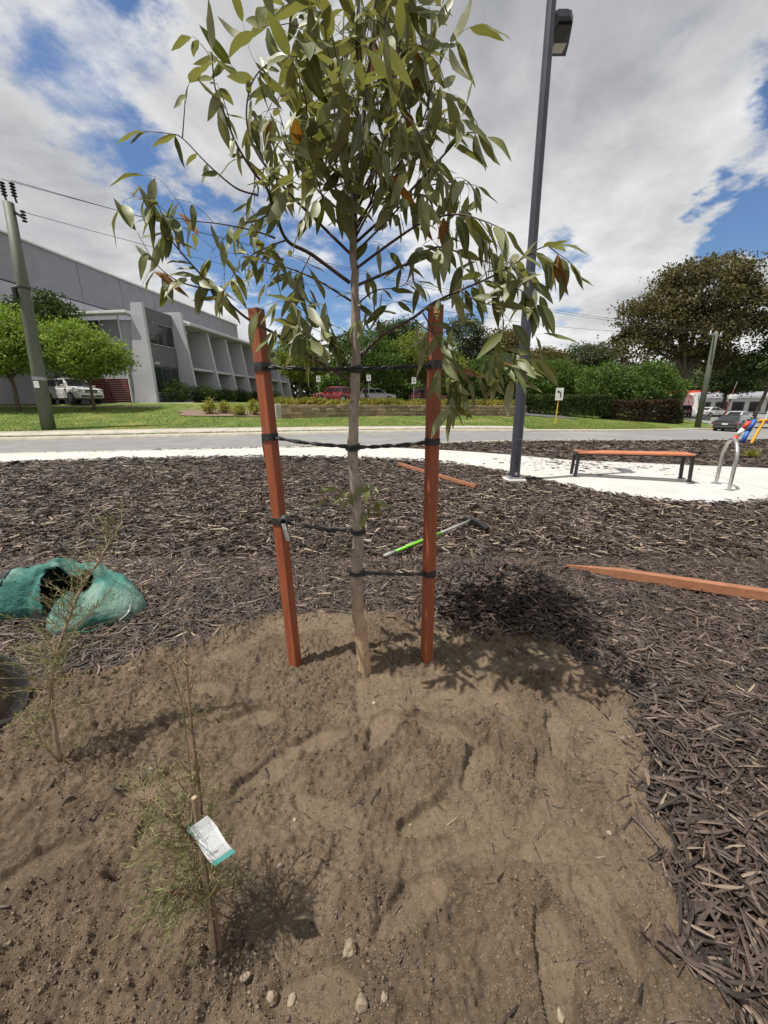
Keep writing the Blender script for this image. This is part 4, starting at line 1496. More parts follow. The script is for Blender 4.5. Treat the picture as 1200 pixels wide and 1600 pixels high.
    for xw in (L * .30, -L * .28):
        for s in (-1, 1):
            a = MB()
            a.lathe([(.0, s * (hw + .004)), (r * 1.17, s * (hw + .004)), (r * 1.17, s * (hw - .2))], (xw, 0, r * 1.02), 20, axis=1)
            a.build('wheel_arch', M['rubber'], t)
            wt_ = MB()
            y0 = s * (hw - .16)
            y1 = s * (hw + .018)
            wt_.lathe([(r * .62, y1), (r * .90, y1), (r, y1 - s * .03), (r, y0), (r * .5, y0)], (xw, 0, r), 20, axis=1)
            wheel = wt_.build('wheel', M['rubber'], t)
            rm = MB()
            for k in range(6):
                an = k * PI / 3
                rm.box((xw + math.cos(an) * r * .33, y1 - s * .01, r + math.sin(an) * r * .33), (r * .62, .03, r * .17), rot=Matrix.Rotation(-an, 3, 'Y'))
            rm.lathe([(0, y1 + s * .004), (r * .16, y1 + s * .004), (r * .16, y1 - s * .04)], (xw, 0, r), 10, axis=1)
            rm.lathe([(r * .58, y1 + s * .002), (r * .66, y1 + s * .002), (r * .66, y1 - s * .04)], (xw, 0, r), 20, axis=1)
            rm.build('rim', M['chrome'], wheel)
    # front and rear details
    for s in (-1, 1):
        MB().box((hl - .13, s * hw * .66, hood - .22), (.16, hw * .42, .15), rot=Matrix.Rotation(-s * .35, 3, 'Z'), bev=.03).build('headlight', M['lamp_clear'], t)
        MB().box((-hl + .10, s * hw * .76, tail - .22), (.14, hw * .30, .30 if style != 'sedan' else .16), rot=Matrix.Rotation(s * .3, 3, 'Z'), bev=.02).build('tail_light', M['lamp_red'], t)
    g = MB()
    for k in range(3):
        g.box((hl - .05, 0, hood - .20 - k * .09), (.10, hw * .92, .055), bev=.01)
    g.build('grille', M['black'], t)
    MB().box((hl - .05, 0, .47), (.14, hw * 1.5, .12), bev=.02).build('front_bumper', M['black'], t)
    MB().box((-hl + .03, 0, .46), (.16, hw * 1.6, .16), bev=.03).build('rear_bumper', M['black'] if style != 'sedan' else col, t)
    MB().box((-hl - .012, 0, .72), (.05, .42, .12), bev=.004).build('number_plate', M['plate'], t)
    MB().box((hl + .03, 0, .52), (.02, .38, .11), bev=.004).build('number_plate', M['plate'], t)
    if style == 'suv':
        for s in (-1, 1):
            MB().tube([(xb - .2, s * wt * .93, zr + .02), (xb - .5, s * wt * .93, zr + .06), (xc + .4, s * wt * .93, zr + .06), (xc + .15, s * wt * .93, zr + .02)], .022, 6).build('roof_rail', M['black'], t)
    return t


def car_at(px, Y):
    g = gp(px, Y)
    return (g[0], g[1], g[2] + .06)


make_car('four_wheel_drive', 'white four wheel drive parked under the street trees by the office', CP['white'], car_at(120, 30.6), R(-26), 'suv')
GC = 'cars in the car park behind the stone wall'
make_car('parked_car', 'red car parked behind the stone wall, on the office side of the young tree', CP['red'], car_at(522, 50.5), R(176), 'suv', GC)
make_car('parked_car', 'white station wagon parked behind the stone wall', CP['white'], car_at(590, 51), R(3), 'wagon', GC)
make_car('parked_car', 'red car half hidden by the right hand support stake', CP['red'], car_at(668, 51.5), R(4), 'wagon', GC)
make_car('dark_sedan', 'charcoal sedan seen from behind on the side street', CP['dark'], (32.4, 36.6, gz(32.4, 36.6) - .09), R(38), 'sedan')
make_car('silver_car', 'silver car in the side street ahead of the charcoal sedan', CP['silver'], car_at(1156, 50), R(30), 'sedan')
make_car('dark_red_car', 'dark red car at the end of the lawn near the short green hedge', CP['darkred'], car_at(1067, 58), R(60), 'wagon')
make_car('white_car', 'small white car in front of the far shops', CP['white'], car_at(1114, 62), R(10), 'sedan')

# side street on the right
ss = MB()
for i in range(14):
    for j in range(14):
        x0, x1 = 37 + i * 2.2 + j * .9, 37 + (i + 1) * 2.2 + j * .9
        x0b, x1b = x0 + .9, x1 + .9
        y0, y1 = 44 + j * 3.2, 44 + (j + 1) * 3.2
        ss.add([(x0, y0, gz(x0, y0) + .07), (x1, y0, gz(x1, y0) + .07), (x1b, y1, gz(x1b, y1) + .07), (x0b, y1, gz(x0b, y1) + .07)], [(0, 1, 2, 3)])
tag(ss.build('side_street', M['asphalt']), 'grey side street running off to the far shops', None, kind='structure')


# far shops
def shop(label, px, Y, wd, h, dep, rz, band, nwin):
    g = gp(px, Y)
    t = thing('shop_building', label, 'building', g, rz)
    MB().box((0, dep / 2, h / 2), (wd, dep, h), bev=.03).build('wall', M['white'], t)
    MB().box((0, -.12, h - .35), (wd + .3, .3, .75), bev=.03).build('fascia', band, t)
    MB().box((0, -1.2, h - 1.0), (wd + .2, 2.3, .16), bev=.02).build('awning', M['plaster'], t)
    for k in range(nwin):
        x = -wd / 2 + (k + .5) * wd / nwin
        f = MB().box((x, -.03, 1.25), (wd / nwin * .72, .08, 1.9), bev=.01).build('window', M['frame'], t)
        MB().box((x, -.08, 1.25), (wd / nwin * .62, .03, 1.7)).build('pane', M['glass'], f)
    return t


shop('long white shop with a grey fascia and dark windows behind the side street', 1165, 78, 17, 4.0, 9, R(-14), M['plaster'], 6)
shop('white shop with a red fascia at the end of the lawn', 1082, 84, 10, 3.9, 8, R(-8), M['red'], 4)

# pink promotional board next to the dark red car
g = gp(1072, 62)
t = thing('promotional_board', 'pink rounded promotional board above the dark red car', 'sign', g, 0)
m = MB()
m.prism([(1.0 * math.cos(a), 1.9 + 1.25 * math.sin(a)) for a in [2 * PI * k / 20 for k in range(20)]], 1, -.06, .06)
m.build('board', mat('pink_print', (.62, .22, .28), (.72, .5, .52), 2.5, .6), t)
for s in (-1, 1):
    MB().box((s * .55, 0, .45), (.07, .07, 1.1)).build('post', M['white'], t)


# ------------------------------------------------------------------ beams and poles
def beam_mb(p, q, wx, wy, spin=0.0, tip=0.0, bev=.003, segs=1):
    """square timber from p to q; tip > 0 sharpens the p end over that length"""
    p, q = Vector(p), Vector(q)
    d = (q - p)
    L = d.length
    d.normalize()
    up = Vector((0, 0, 1)) if abs(d.z) < .9 else Vector((0, -1, 0))
    a = d.cross(up).normalized()
    b = a.cross(d).normalized()
    c, s = math.cos(spin), math.sin(spin)
    a, b = a * c + b * s, b * c - a * s
    prof = []
    hx, hy, e = wx / 2, wy / 2, bev
    for (u, v) in ((hx - e, -hy), (hx, -hy + e), (hx, hy - e), (hx - e, hy), (-hx + e, hy), (-hx, hy - e), (-hx, -hy + e), (-hx + e, -hy)):
        prof.append((u, v))
    st = [(0, .18), (tip, 1), (L, 1)] if tip else [(0, 1)] + [(L * k / segs, 1) for k in range(1, segs + 1)]
    m = MB()
    for (t_, sc) in st:
        for (u, v) in prof:
            m.v.append(tuple(p + d * t_ + a * u * sc + b * v * sc))
    n = 8
    for i in range(len(st) - 1):
        for j in range(n):
            m.f.append((i * n + j, i * n + (j + 1) % n, (i + 1) * n + (j + 1) % n, (i + 1) * n + j))
    m.f += [tuple(reversed(range(n))), tuple((len(st) - 1) * n + j for j in range(n))]
    m.mi = [0] * len(m.f)
    return m


def local_beam(name, label, cat, p, q, wx, wy, material, spin=0, tip=0, group=None):
    p = Vector(p)
    m = beam_mb((0, 0, 0), Vector(q) - p, wx, wy, spin, tip)
    o = m.build(name, material, None, loc=p)
    return tag(o, label, cat, group)


def wood(name, c1, c2, c3, sc):
    m, B, b = new_mat(name)
    tc = B.n('ShaderNodeTexCoord')
    mp = B.n('ShaderNodeMapping')
    B.lk(tc.outputs['Object'], mp.inputs[0])
    mp.inputs['Scale'].default_value = sc
    v = mp.outputs[0]
    n1 = B.noise(v, 9, 5, .65, .4)
    col = B.mix(B.sm(n1, .32, .68), c1, c2)
    col = B.mix(B.sm(B.noise(v, 26, 4, .6), .58, .72), col, c3)
    col = B.mix(B.sm(B.noise(tc.outputs['Object'], 3.5, 3, .5), .5, .75), col, tuple(x * .72 for x in c1))
    B.lk(col, b.inputs['Base Color'])
    b.inputs['Roughness'].default_value = .62
    bn = B.n('ShaderNodeBump')
    bn.inputs['Strength'].default_value = .6
    bn.inputs['Distance'].default_value = .003
    B.lk(B.noise(v, 32, 5, .7), bn.inputs['Height'])
    B.lk(bn.outputs[0], b.inputs['Normal'])
    return m


M['stake_v'] = wood('red_hardwood_upright', (.33, .092, .036), (.235, .058, .023), (.10, .026, .014), (7, 7, .35))
M['stake_h'] = wood('red_hardwood_lying', (.34, .15, .075), (.24, .095, .045), (.13, .05, .026), (.6, 5, 7))
M['polewood'] = wood('green_grey_pole', (.105, .125, .085), (.085, .095, .065), (.05, .05, .035), (1.6, 1.6, .2))
M['benchwood'] = wood('bench_slat_timber', (.46, .165, .075), (.38, .125, .055), (.26, .08, .035), (.6, 1.4, 2))

# leaning timber power pole on the verge
pb_ = Vector((-16.85, 19.8, gz(-16.85, 19.8)))
ptop = at(13, 316, 19.8)
t = thing('power_pole', 'leaning green-grey timber power pole on the lawn beside the street trees', 'power pole', pb_)
dl = ptop - pb_
MB().tube([(0, 0, -.3), dl * .3, dl * .65, dl], [.30, .27, .23, .19], 14).build('pole', M['polewood'], t, smooth=True)
for k, (ox, oz, tl) in enumerate(((-.06, .02, .85), (.36, -.02, .85))):
    i = MB()
    q = dl + Vector((ox, 0, oz))
    i.tube([q, q + Vector((-.03, 0, tl * .25))], .04, 8)
    for r_ in range(5):
        i.lathe([(.05, 0), (.105, .02), (.105, .05), (.05, .08)], q + Vector((-.03, 0, tl * .25 + r_ * .11)), 10)
    i.build('insulator', M['black'], t)
i = MB()
q = dl + Vector((.45, 0, -.55))
i.tube([dl + Vector((0, 0, -.25)), q], .05, 6)
for r_ in range(4):
    i.lathe([(.05, 0), (.10, .02), (.10, .05), (.05, .08)], q + Vector((.08, 0, -.2 + r_ * .12)), 10)
i.build('insulator', M['black'], t)
band = MB()
c0 = dl * .25
band.tube([c0 - dl * .008, c0 + dl * .008], .285, 14)
band.build('metal_band', M['galv'], t)
band = MB()
c0 = dl * .655
band.tube([c0 - dl * .004, c0 + dl * .004], .245, 14)
band.build('metal_band', M['black'], t)
MB().box(dl * .22 + Vector((.05, -.29, 0)), (.26, .03, .30), bev=.01).build('number_tag', M['yellow'] if False else M['plate'], t)
MB().box(dl * .63 + Vector((-.22, -.22, 0)), (.16, .2, .5), bev=.03).build('fuse_box', M['black'], t)

# far power pole with crossarm
fb = Vector((30.9, 38.6, gz(30.9, 38.6)))
ft = at(1119, 519, 38.6)
t = thing('power_pole', 'green-grey timber power pole with a crossarm in front of the giant gum', 'power pole', fb)
dl2 = ft - fb
MB().tube([(0, 0, -.3), dl2 * .5, dl2], [.27, .23, .18], 12).build('pole', M['polewood'], t, smooth=True)
MB().box(dl2 - Vector((0, 0, .25)), (2.4, .12, .14), rot=Matrix.Rotation(.5, 3, 'Z'), bev=.01).build('crossarm', M['galv'], t)
for k in (-1.0, 0.0, 1.0):
    c = dl2 + Vector((k * math.cos(.5), k * math.sin(.5), -.18))
    MB().tube([c, c + Vector((0, 0, .28))], [.06, .045], 8).build('insulator', M['white'], t)

# wires from pole to pole
for k, (o1, o2, sag, lab) in enumerate(((Vector((-.08, 0, .85)), Vector((-.9, -.45, .1)), .9, 'uppermost power line spanning between the two timber poles'),
                                       (Vector((.33, 0, .80)), Vector((0, 0, .12)), 1.1, 'middle power line spanning between the two timber poles'),
                                       (Vector((.5, 0, -.35)), Vector((.9, .45, .1)), 1.6, 'lowest power line spanning between the two timber poles'))):
    A, B_ = pb_ + dl + o1, fb + dl2 + o2
    pts = []
    for i in range(25):
        u = i / 24
        p = A.lerp(B_, u)
        p.z -= 4 * sag * u * (1 - u)
        pts.append(p - A)
    o = MB().tube(pts, .011, 5).build('power_line', M['black'], None, loc=A)
    tag(o, lab, 'wire', 'power lines over the street')


# signs
def sign_post(name, label, base, h, w_, hgt, post_mat, arrow=None, rz=0.0, group=None, post_r=.03, lean=0.0):
    t = thing(name, label, 'sign', base, rz, group)
    MB().tube([(0, 0, -.1), (lean, 0, h)], post_r, 8).build('post', post_mat, t)
    b = MB().box((lean, -.05, h - hgt / 2 + .05), (w_, .02, hgt), bev=.004).build('sign_face', M['white'], t)
    if arrow == 'bend':
        m = MB()
        z0 = h - hgt / 2 + .05
        s = hgt
        m.add([(x * s + lean, -.064, z0 + z * s) for x, z in ((.16, -.30), (.16, .05), (.08, .20), (-.06, .24), (-.06, .14), (.02, .10), (.06, .03), (.06, -.30))], [(0, 1, 6, 7), (1, 2, 5, 6), (2, 3, 4, 5)])
        m.add([(x * s + lean, -.064, z0 + z * s) for x, z in ((-.05, .34), (-.05, .05), (-.24, .19))], [(0, 1, 2)])
        m.build('arrow', M['black'], b)
    elif arrow == 'slant':
        m = MB()
        z0 = h - hgt / 2 + .05
        s = hgt
        m.add([(x * s + lean, -.064, z0 + z * s) for x, z in ((.30, .22), (.36, .12), (-.1, -.16), (-.16, -.05))], [(0, 1, 2, 3)])
        m.add([(x * s + lean, -.064, z0 + z * s) for x, z in ((-.05, -.01), (-.08, -.30), (-.34, -.20))], [(0, 1, 2)])
        m.build('arrow', M['black'], b)
    elif arrow == 'text':
        m = MB()
        for k in range(3):
            z0 = h - .02 - k * hgt * .25
            m.add([(-w_ * .32, -.064, z0), (w_ * .32, -.064, z0), (w_ * .32, -.064, z0 - hgt * .1), (-w_ * .32, -.064, z0 - hgt * .1)], [(0, 1, 2, 3)])
        m.build('print', M['joint'], b)
    return t


sign_post('arrow_sign', 'white sign with a bent black arrow on a tall yellow post on the lawn', gp(870, 30), 2.55, .58, .88, M['yellow'], 'bend', post_r=.035, lean=.05)
sign_post('arrow_sign', 'low white sign with a slanting black arrow by the charcoal sedan', gp(1119, 37.5), 1.02, .72, .74, M['yellow'], 'slant', post_r=.05)
for k, (px, Y, lab) in enumerate(((500, 44, 'small parking sign beside the office side red car'), (577, 43, 'small parking sign in front of the white station wagon'), (646, 42, 'small parking sign between the trunk and the right hand stake'))):
    sign_post('parking_sign', lab, gp(px, Y), 2.7, .45, .62, M['galv'], 'text', group='small parking signs in the car park')
t = thing('camera_pole', 'leaning red-brown pole with a white box left of the charcoal sedan', 'pole', gp(1131, 42))
MB().tube([(0, 0, -.1), (.62, 0, 3.9)], [.09, .06], 8).build('post', M['rust'], t)
MB().box((.55, -.1, 3.05), (.62, .4, .42), bev=.04).build('box', M['white'], t)
MB().tube([(.62, 0, 3.9), (.75, 0, 4.6)], .03, 6).build('mast', M['galv'], t)


# colourful posts by the road on the right
def leaning_post(name, label, cat, p0, p1, r, mats):
    p0 = Vector(p0)
    t = thing(name, label, cat, p0)
    d = Vector(p1) - p0
    n = len(mats)
    for k, mm in enumerate(mats):
        MB().tube([d * (k / n) + (Vector((0, 0, -.08)) if k == 0 else Vector()), d * ((k + 1) / n)], r, 12).build('section', mm, t, smooth=True)
    MB().lathe([(0, .04), (r * .7, .03), (r * 1.05, 0)], d, 12).build('cap', mats[-1], t)
    return t


def on(px, Y, dz=0):
    g = gp(px, Y)
    return Vector((g[0], g[1], g[2] + dz))


leaning_post('marker_post', 'leaning red post with a pale middle section at the edge of the mulch', 'post', on(1154, 19.8, .0), at(1171, 659, 19.6), .10, [M['red'], M['redwhite'], M['red']])
leaning_post('marker_post', 'blue post beside the leaning red post', 'post', on(1171, 20.1), at(1180, 656, 20.0), .10, [M['blue'], M['blue']])
t = thing('notice_frame', 'yellow frame carrying a white notice board with a pink band', 'sign', on(1186, 19.6))
d1 = at(1194, 657, 19.6) - on(1186, 19.6)
MB().tube([(0, 0, -.1), d1], .065, 10).build('leg', M['yellow'], t)
MB().tube([d1 + Vector((1.5, .35, -1.0 * d1.z - .1)), d1 + Vector((1.35, .35, 0))], .065, 10).build('leg', M['yellow'], t)
MB().tube([d1 + Vector((-.3, 0, 0)), d1 + Vector((1.5, .35, 0))], .06, 10).build('rail', M['yellow'], t)
bd = MB().box(d1 + Vector((.62, .10, .38)), (1.2, .05, .62), rot=Matrix.Rotation(.23, 3, 'Z'), bev=.01).build('board', M['white'], t)
MB().box(d1 + Vector((.62, .07, .60)), (1.21, .045, .18), rot=Matrix.Rotation(.23, 3, 'Z')).build('band', mat('pink_band', (.65, .12, .16), None, 3, .6), bd)

# ------------------------------------------------------------------ lamp post
lb = Vector((2.46, 7.14, gz(2.46, 7.14)))
ltop = at(862, -2, 7.14)
t = thing('lamp_post', 'tall charcoal lamp post standing between the mulch and the white path', 'lamp post', lb)
dl3 = ltop - lb
seam = dl3 * .50
MB().box((0, 0, .02), (.36, .36, .09), bev=.02).build('footing', M['concrete'], t)
MB().box((0, 0, .075), (.27, .27, .024), bev=.004).build('base_plate', M['galv'], t)
for sx in (-1, 1):
    for sy in (-1, 1):
        MB().tube([(sx * .105, sy * .105, .08), (sx * .105, sy * .105, .125)], .017, 6).build('bolt', M['galv'], t)
MB().tube([(0, 0, .085), dl3 * .25, seam], [.095, .092, .088], 12).build('pole', M['charcoal'], t, smooth=False)
MB().tube([seam - dl3 * .001, dl3 * .8, dl3], [.076, .070, .066], 12).build('upper_pole', M['charcoal'], t, smooth=False)
MB().tube([seam - dl3 * .003, seam + dl3 * .003], .098, 12).build('collar', M['galv'], t)
MB().box(dl3 * .085 + Vector((0, -.092, 0)), (.10, .02, .42), bev=.006).build('access_cover', M['charcoal'], t)
MB().box(dl3 * .022 + Vector((.0, -.09, 0)), (.05, .04, .05), bev=.006).build('cable_clip', M['galv'], t)
# luminaire: flat head reaching away from the camera on a short spigot
hz_ = dl3.z * .975
hx_ = dl3.x * .975 + .15
lum = MB()
out = [(-.10, .0), (-.145, .10), (-.15, .45), (-.14, .66), (.14, .66), (.15, .45), (.145, .10), (.10, 0)]
lum.prism([(x + hx_ + .05 + .28 * y, y + .02) for x, y in out], 2, hz_, hz_ + .07)
lum.prism([(x * .75 + hx_ + .05 + .25 * y, y * .8 + .06) for x, y in out], 2, hz_ + .07, hz_ + .11)
head = lum.build('luminaire', M['charcoal'], t)
MB().box((hx_ + .19, .52, hz_ - .006), (.19, .18, .018), bev=.006).build('lens', mat('frosted_lens', (.55, .54, .50), None, 4, .35), head)
MB().box((hx_ + .12, .26, hz_ - .012), (.20, .30, .03), bev=.01).build('heat_sink', M['black'], head)
MB().tube([(hx_ - .13, 0, hz_ + .03), (hx_ + .04, .16, hz_ + .04)], .045, 8).build('spigot', M['charcoal'], head)

# ------------------------------------------------------------------ bench
A = Vector((3.86, 7.58, 0))
Bq = Vector((5.80, 7.10, 0))
ang = math.atan2(Bq.y - A.y, Bq.x - A.x)
cb = (A + Bq) / 2
t = thing('park_bench', 'backless bench with orange timber slats and black legs on the concrete pad', 'bench', (cb.x, cb.y + .18, gz(cb.x, cb.y) + .017), ang)
Lb = 2.02
for k in range(4):
    MB().box((0, -.165 + k * .11, .505), (Lb, .095, .032), bev=.005).build('slat', M['benchwood'], t)
for s in (-1, 1):
    for q in (-1, 1):
        MB().box((s * (Lb / 2 - .03), q * .175, .25), (.055, .05, .50), rot=Matrix.Rotation(-s * .05, 3, 'Y'), bev=.005).build('leg', M['black'], t)
        MB().box((s * (Lb / 2 + .0), q * .175, .006), (.12, .09, .012), bev=.002).build('foot_plate', M['black'], t)
    MB().box((s * (Lb / 2 + .005), 0, .492), (.05, .44, .055), bev=.005).build('end_rail', M['black'], t)
for q in (-1, 1):
    MB().box((0, q * .12, .474), (Lb - .1, .04, .028), bev=.004).build('seat_rail', M['black'], t)

# ------------------------------------------------------------------ bicycle hoop
p0, p1 = Vector((6.34, 7.20, 0)), Vector((6.05, 6.58, 0))
t = thing('bike_hoop', 'stainless steel bicycle hoop on the concrete pad beside the bench', 'bike rack', (p0.x, p0.y, gz(p0.x, p0.y) + .017))
d = p1 - p0
hw_ = d.length / 2
dn = d.normalized()
pts = [Vector((0, 0, 0)), Vector((0, 0, .28))]
for k in range(17):
    a = PI * k / 16
    c = dn * (hw_ - hw_ * math.cos(a))
    pts.append(Vector((c.x, c.y, .50 + .36 * math.sin(a))))
pts += [Vector((d.x, d.y, .28)), Vector((d.x, d.y, 0))]
MB().tube(pts, .030, 12, cap=False).build('hoop', M['steel'], t, smooth=True)
for q in (Vector((0, 0, 0)), d):
    MB().lathe([(0, .012), (.075, .012), (.08, .0)], (q.x, q.y, 0), 16).build('flange', M['steel'], t)


# ------------------------------------------------------------------ support stakes
def soil_pt(x, y, dz=0):
    return Vector((x, y, sz(x, y) + dz))


SL0, SL1 = soil_pt(-.475, 1.75, -.12), at(400, 483, 1.76)
SR0, SR1 = soil_pt(.225, 1.80, -.12), at(681, 477, 1.80)
local_beam('support_stake', 'upright red hardwood stake with the knotted strap, on the office side of the young tree', 'stake', SL0, SL1, .050, .050, M['stake_v'], spin=R(24), group='upright tree stakes')
local_beam('support_stake', 'upright red hardwood stake beside the mulch heap', 'stake', SR0, SR1, .050, .050, M['stake_v'], spin=R(-28), group='upright tree stakes')

# stakes lying about
g0, g1 = Vector((1.60, 3.13, 0)), Vector((3.5, 2.27, 0))
g0.z, g1.z = float(mz(g0.x, g0.y)) + .030, float(mz(g1.x, g1.y)) + .065
local_beam('spare_stake', 'thick pointed timber stake lying on the mulch right of the heap', 'stake', g0, g1, .085, .075, M['stake_h'], spin=R(6), tip=.42)
g0, g1 = Vector((.36, 8.9, 0)), Vector((1.58, 6.42, 0))
g0.z, g1.z = float(mz(g0.x, g0.y)) + .05, float(mz(g1.x, g1.y)) + .05
local_beam('spare_stake', 'thin orange timber stake lying on the mulch near the path', 'stake', g0, g1, .075, .06, M['stake_h'], spin=R(8))

# ------------------------------------------------------------------ young gum tree
TY = 1.70
trunk_px = [(571, 1072, 10.5), (569, 1030, 10), (563, 985, 9.6), (558, 940, 9.4), (557, 900, 9), (560, 850, 9), (559, 800, 8.8), (553, 745, 8.4), (551, 700, 8.2), (553, 640, 7.8), (556, 580, 7.4), (556, 520, 7),
            (555, 450, 6.6), (552, 390, 5.6), (553, 330, 4.6), (560, 270, 3.8), (566, 200, 3.2), (573, 130, 2.7), (582, 50, 2.2), (590, -40, 1.8), (596, -130, 1.3)]
base = at(570, 1066, TY)
base.z = sz(base.x, base.y)
gum = thing('young_gum_tree', 'young gum tree with pale trunk and olive leaves tied between two red stakes', 'tree', base)


def trunk_pt(py):
    ys_ = [q[1] for q in trunk_px]
    px = float(np.interp(py, ys_[::-1], [q[0] for q in trunk_px][::-1]))
    r = float(np.interp(py, ys_[::-1], [q[2] for q in trunk_px][::-1]))
    p = at(px, py, TY)
    dep = (p - Vector((0, 0, CAM_H))).dot(Vector((0, math.cos(PITCH), -math.sin(PITCH))))
    return p, r * dep / FPX


def bark_material():
    m, B, b = new_mat('young_gum_bark')
    tc = B.n('ShaderNodeTexCoord')
    v = tc.outputs['Object']
    mp = B.n('ShaderNodeMapping')
    B.lk(v, mp.inputs[0])
    mp.inputs['Scale'].default_value = (1, 1, .35)
    n = B.noise(mp.outputs[0], 26, 5, .6, .5)
    low = B.mix(B.sm(n, .38, .62), (.46, .33, .21), (.33, .22, .135))
    hig = B.mix(B.sm(n, .38, .62), (.36, .30, .245), (.25, .205, .165))
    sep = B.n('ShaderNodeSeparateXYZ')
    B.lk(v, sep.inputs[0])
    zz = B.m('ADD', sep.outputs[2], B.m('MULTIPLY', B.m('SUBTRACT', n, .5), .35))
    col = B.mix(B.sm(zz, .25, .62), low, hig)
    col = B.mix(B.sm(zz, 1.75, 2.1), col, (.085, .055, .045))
    col = B.mix(B.sm(B.noise(v, 60, 4, .6), .60, .70), col, (.09, .06, .045))
    B.lk(col, b.inputs['Base Color'])
    b.inputs['Roughness'].default_value = .75
    bn = B.n('ShaderNodeBump')
    bn.inputs['Strength'].default_value = .5
    bn.inputs['Distance'].default_value = .003
    B.lk(B.noise(mp.outputs[0], 70, 5, .6), bn.inputs['Height'])
    B.lk(bn.outputs[0], b.inputs['Normal'])
    return m


M['gumbark'] = bark_material()
M['twig'] = mat('red_brown_twig', (.095, .055, .040), (.065, .040, .030), 30, .7)
tp, tr = [], []
for k in range(64):
    py = 1072 + (-130 - 1072) * k / 63
    p, r = trunk_pt(py)
    wob = .0022 * math.sin(k * 1.9) + .0016 * math.sin(k * 3.7 + 1)
    tp.append(p - base + Vector((wob, wob * .6, 0)))
    tr.append(r * (1 + .05 * math.sin(k * 2.3) + .04 * math.sin(k * 5.1)))
tp[0].z -= .05
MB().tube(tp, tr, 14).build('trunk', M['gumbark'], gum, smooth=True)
# knots where old twigs came off
for py, s in ((990, 1), (855, -1), (742, 1), (640, -1), (480, 1)):
    p, r = trunk_pt(py)
    MB().lathe([(.008, 0), (.006, .006), (.0, .007)], (0, 0, 0), 8).build('knot', M['gumbark'], gum, smooth=True, loc=p - base + Vector((s * r * .8, -r * .6, 0)))

LEAVES = []          # position, direction, length, width, hint of facing


def add_leaf(p, d, L, wd=None):
    LEAVES.append((Vector(p), Vector(d).normalized(), L, wd or L * random.uniform(.21, .30)))


rnd = random.Random(21)


def rvec(s=1.0):
    return Vector((rnd.gauss(0, s), rnd.gauss(0, s), rnd.gauss(0, s)))


def bez(pts, n):
    """smooth polyline through the points"""
    out = []
    P = [pts[0]] + pts + [pts[-1]]
    for i in range(1, len(P) - 2):
        for k in range(n):
            t = k / n
            a, b, c, d = P[i - 1], P[i], P[i + 1], P[i + 2]
            out.append(.5 * ((2 * b) + (c - a) * t + (2 * a - 5 * b + 4 * c - d) * t * t + (3 * b - a - 3 * c + d) * t ** 3))
    out.append(pts[-1])
    return out


TWIGS = MB()


def twig(p, d, L, r, nl, ll, droop=.5):
    pts = [p]
    q = p.copy()
    d = d.normalized()
    n = 5
    for k in range(n):
        d = (d + rvec(.16) + Vector((0, 0, -.10 * k * droop))).normalized()
        q = q + d * L / n
        pts.append(q.copy())
    TWIGS.tube([x - base for x in pts], [r * (1 - .14 * k) for k in range(n + 1)], 5, cap=False)
    for k in range(nl):
        t = .25 + .75 * (k + rnd.random() * .6) / nl
        f = min(t * n, n - .001)
        i = int(f)
        pp = pts[i].lerp(pts[i + 1], f - i)
        dd = (d * .55 + rvec(.62) + Vector((.10, 0, -.62 * droop)))
        add_leaf(pp, dd, ll * rnd.uniform(.72, 1.22))
    add_leaf(pts[-1], d + Vector((0, 0, -.4 * droop)) + rvec(.2), ll * rnd.uniform(.8, 1.15))


def branch(pxs, y0, y1, r, dens=1.0, ll=.125, t0=.3, side=.8, droop=.9, up=0.15, tl=.16):
    """branch traced through picture points, its depth running from y0 to y1"""
    n = len(pxs)
    P = [at(a, b, y0 + (y1 - y0) * (k / (n - 1)) ** .8) for k, (a, b) in enumerate(pxs)]
    S = bez(P, 6)
    N = len(S)
    MB().tube([p - base for p in S], [r * (1 - .78 * k / (N - 1)) for k in range(N)], 7, cap=True).build('branch', M['twig'], gum, smooth=True)
    L = sum((S[k + 1] - S[k]).length for k in range(N - 1))
    nl = int(L / .034 * dens)
    for k in range(nl):
        t = t0 + (1 - t0) * (k + rnd.random()) / nl
        f = min(t * (N - 1), N - 1.001)
        i = int(f)
        p = S[i].lerp(S[i + 1], f - i)
        d = (S[i + 1] - S[i]).normalized()
        if rnd.random() < side * .42:
            sd_ = (d * .5 + rvec(.6) + Vector((0, 0, up))).normalized()
            twig(p, sd_, tl * rnd.uniform(.5, 1.3), max(r * .28, .0011), rnd.randint(2, 4), ll, droop)
        else:
            add_leaf(p, d * .45 + rvec(.6) + Vector((.05, 0, -.8 * droop)), ll * rnd.uniform(.7, 1.2))
    add_leaf(S[-1], (S[-1] - S[-3]).normalized() + Vector((0, 0, -.3)), ll)


# low and middle branches, traced
branch([(552, 597), (486, 558), (430, 522), (384, 496), (339, 455), (311, 426), (272, 381), (256, 352)], TY, 1.52, .0075, .62, .112, .52, .35, .8, tl=.10)
branch([(339, 455), (295, 445), (266, 432), (240, 407), (214, 362)], 1.57, 1.50, .0032, .6, .105, .35, .25, .8)
branch([(547, 442), (486, 397), (448, 375), (429, 327), (416, 292), (397, 270), (371, 228), (352, 181), (336, 136), (331, 80)], TY, 1.48, .0075, .95, .10, .25, .6, .85, tl=.12)
branch([(403, 305), (371, 295), (339, 270), (318, 250), (285, 216), (266, 209), (225, 205)], 1.55, 1.45, .0034, .6, .095, .3, .35, .8)
branch([(285, 216), (288, 177), (291, 142), (302, 120)], 1.48, 1.43, .002, .7, .085, .3, .2, .5)
branch([(556, 405), (500, 350), (450, 300), (405, 245), (386, 195), (390, 140), (412, 105), (452, 88)], TY, 1.72, .006, .9, .10, .3, .7, .7)
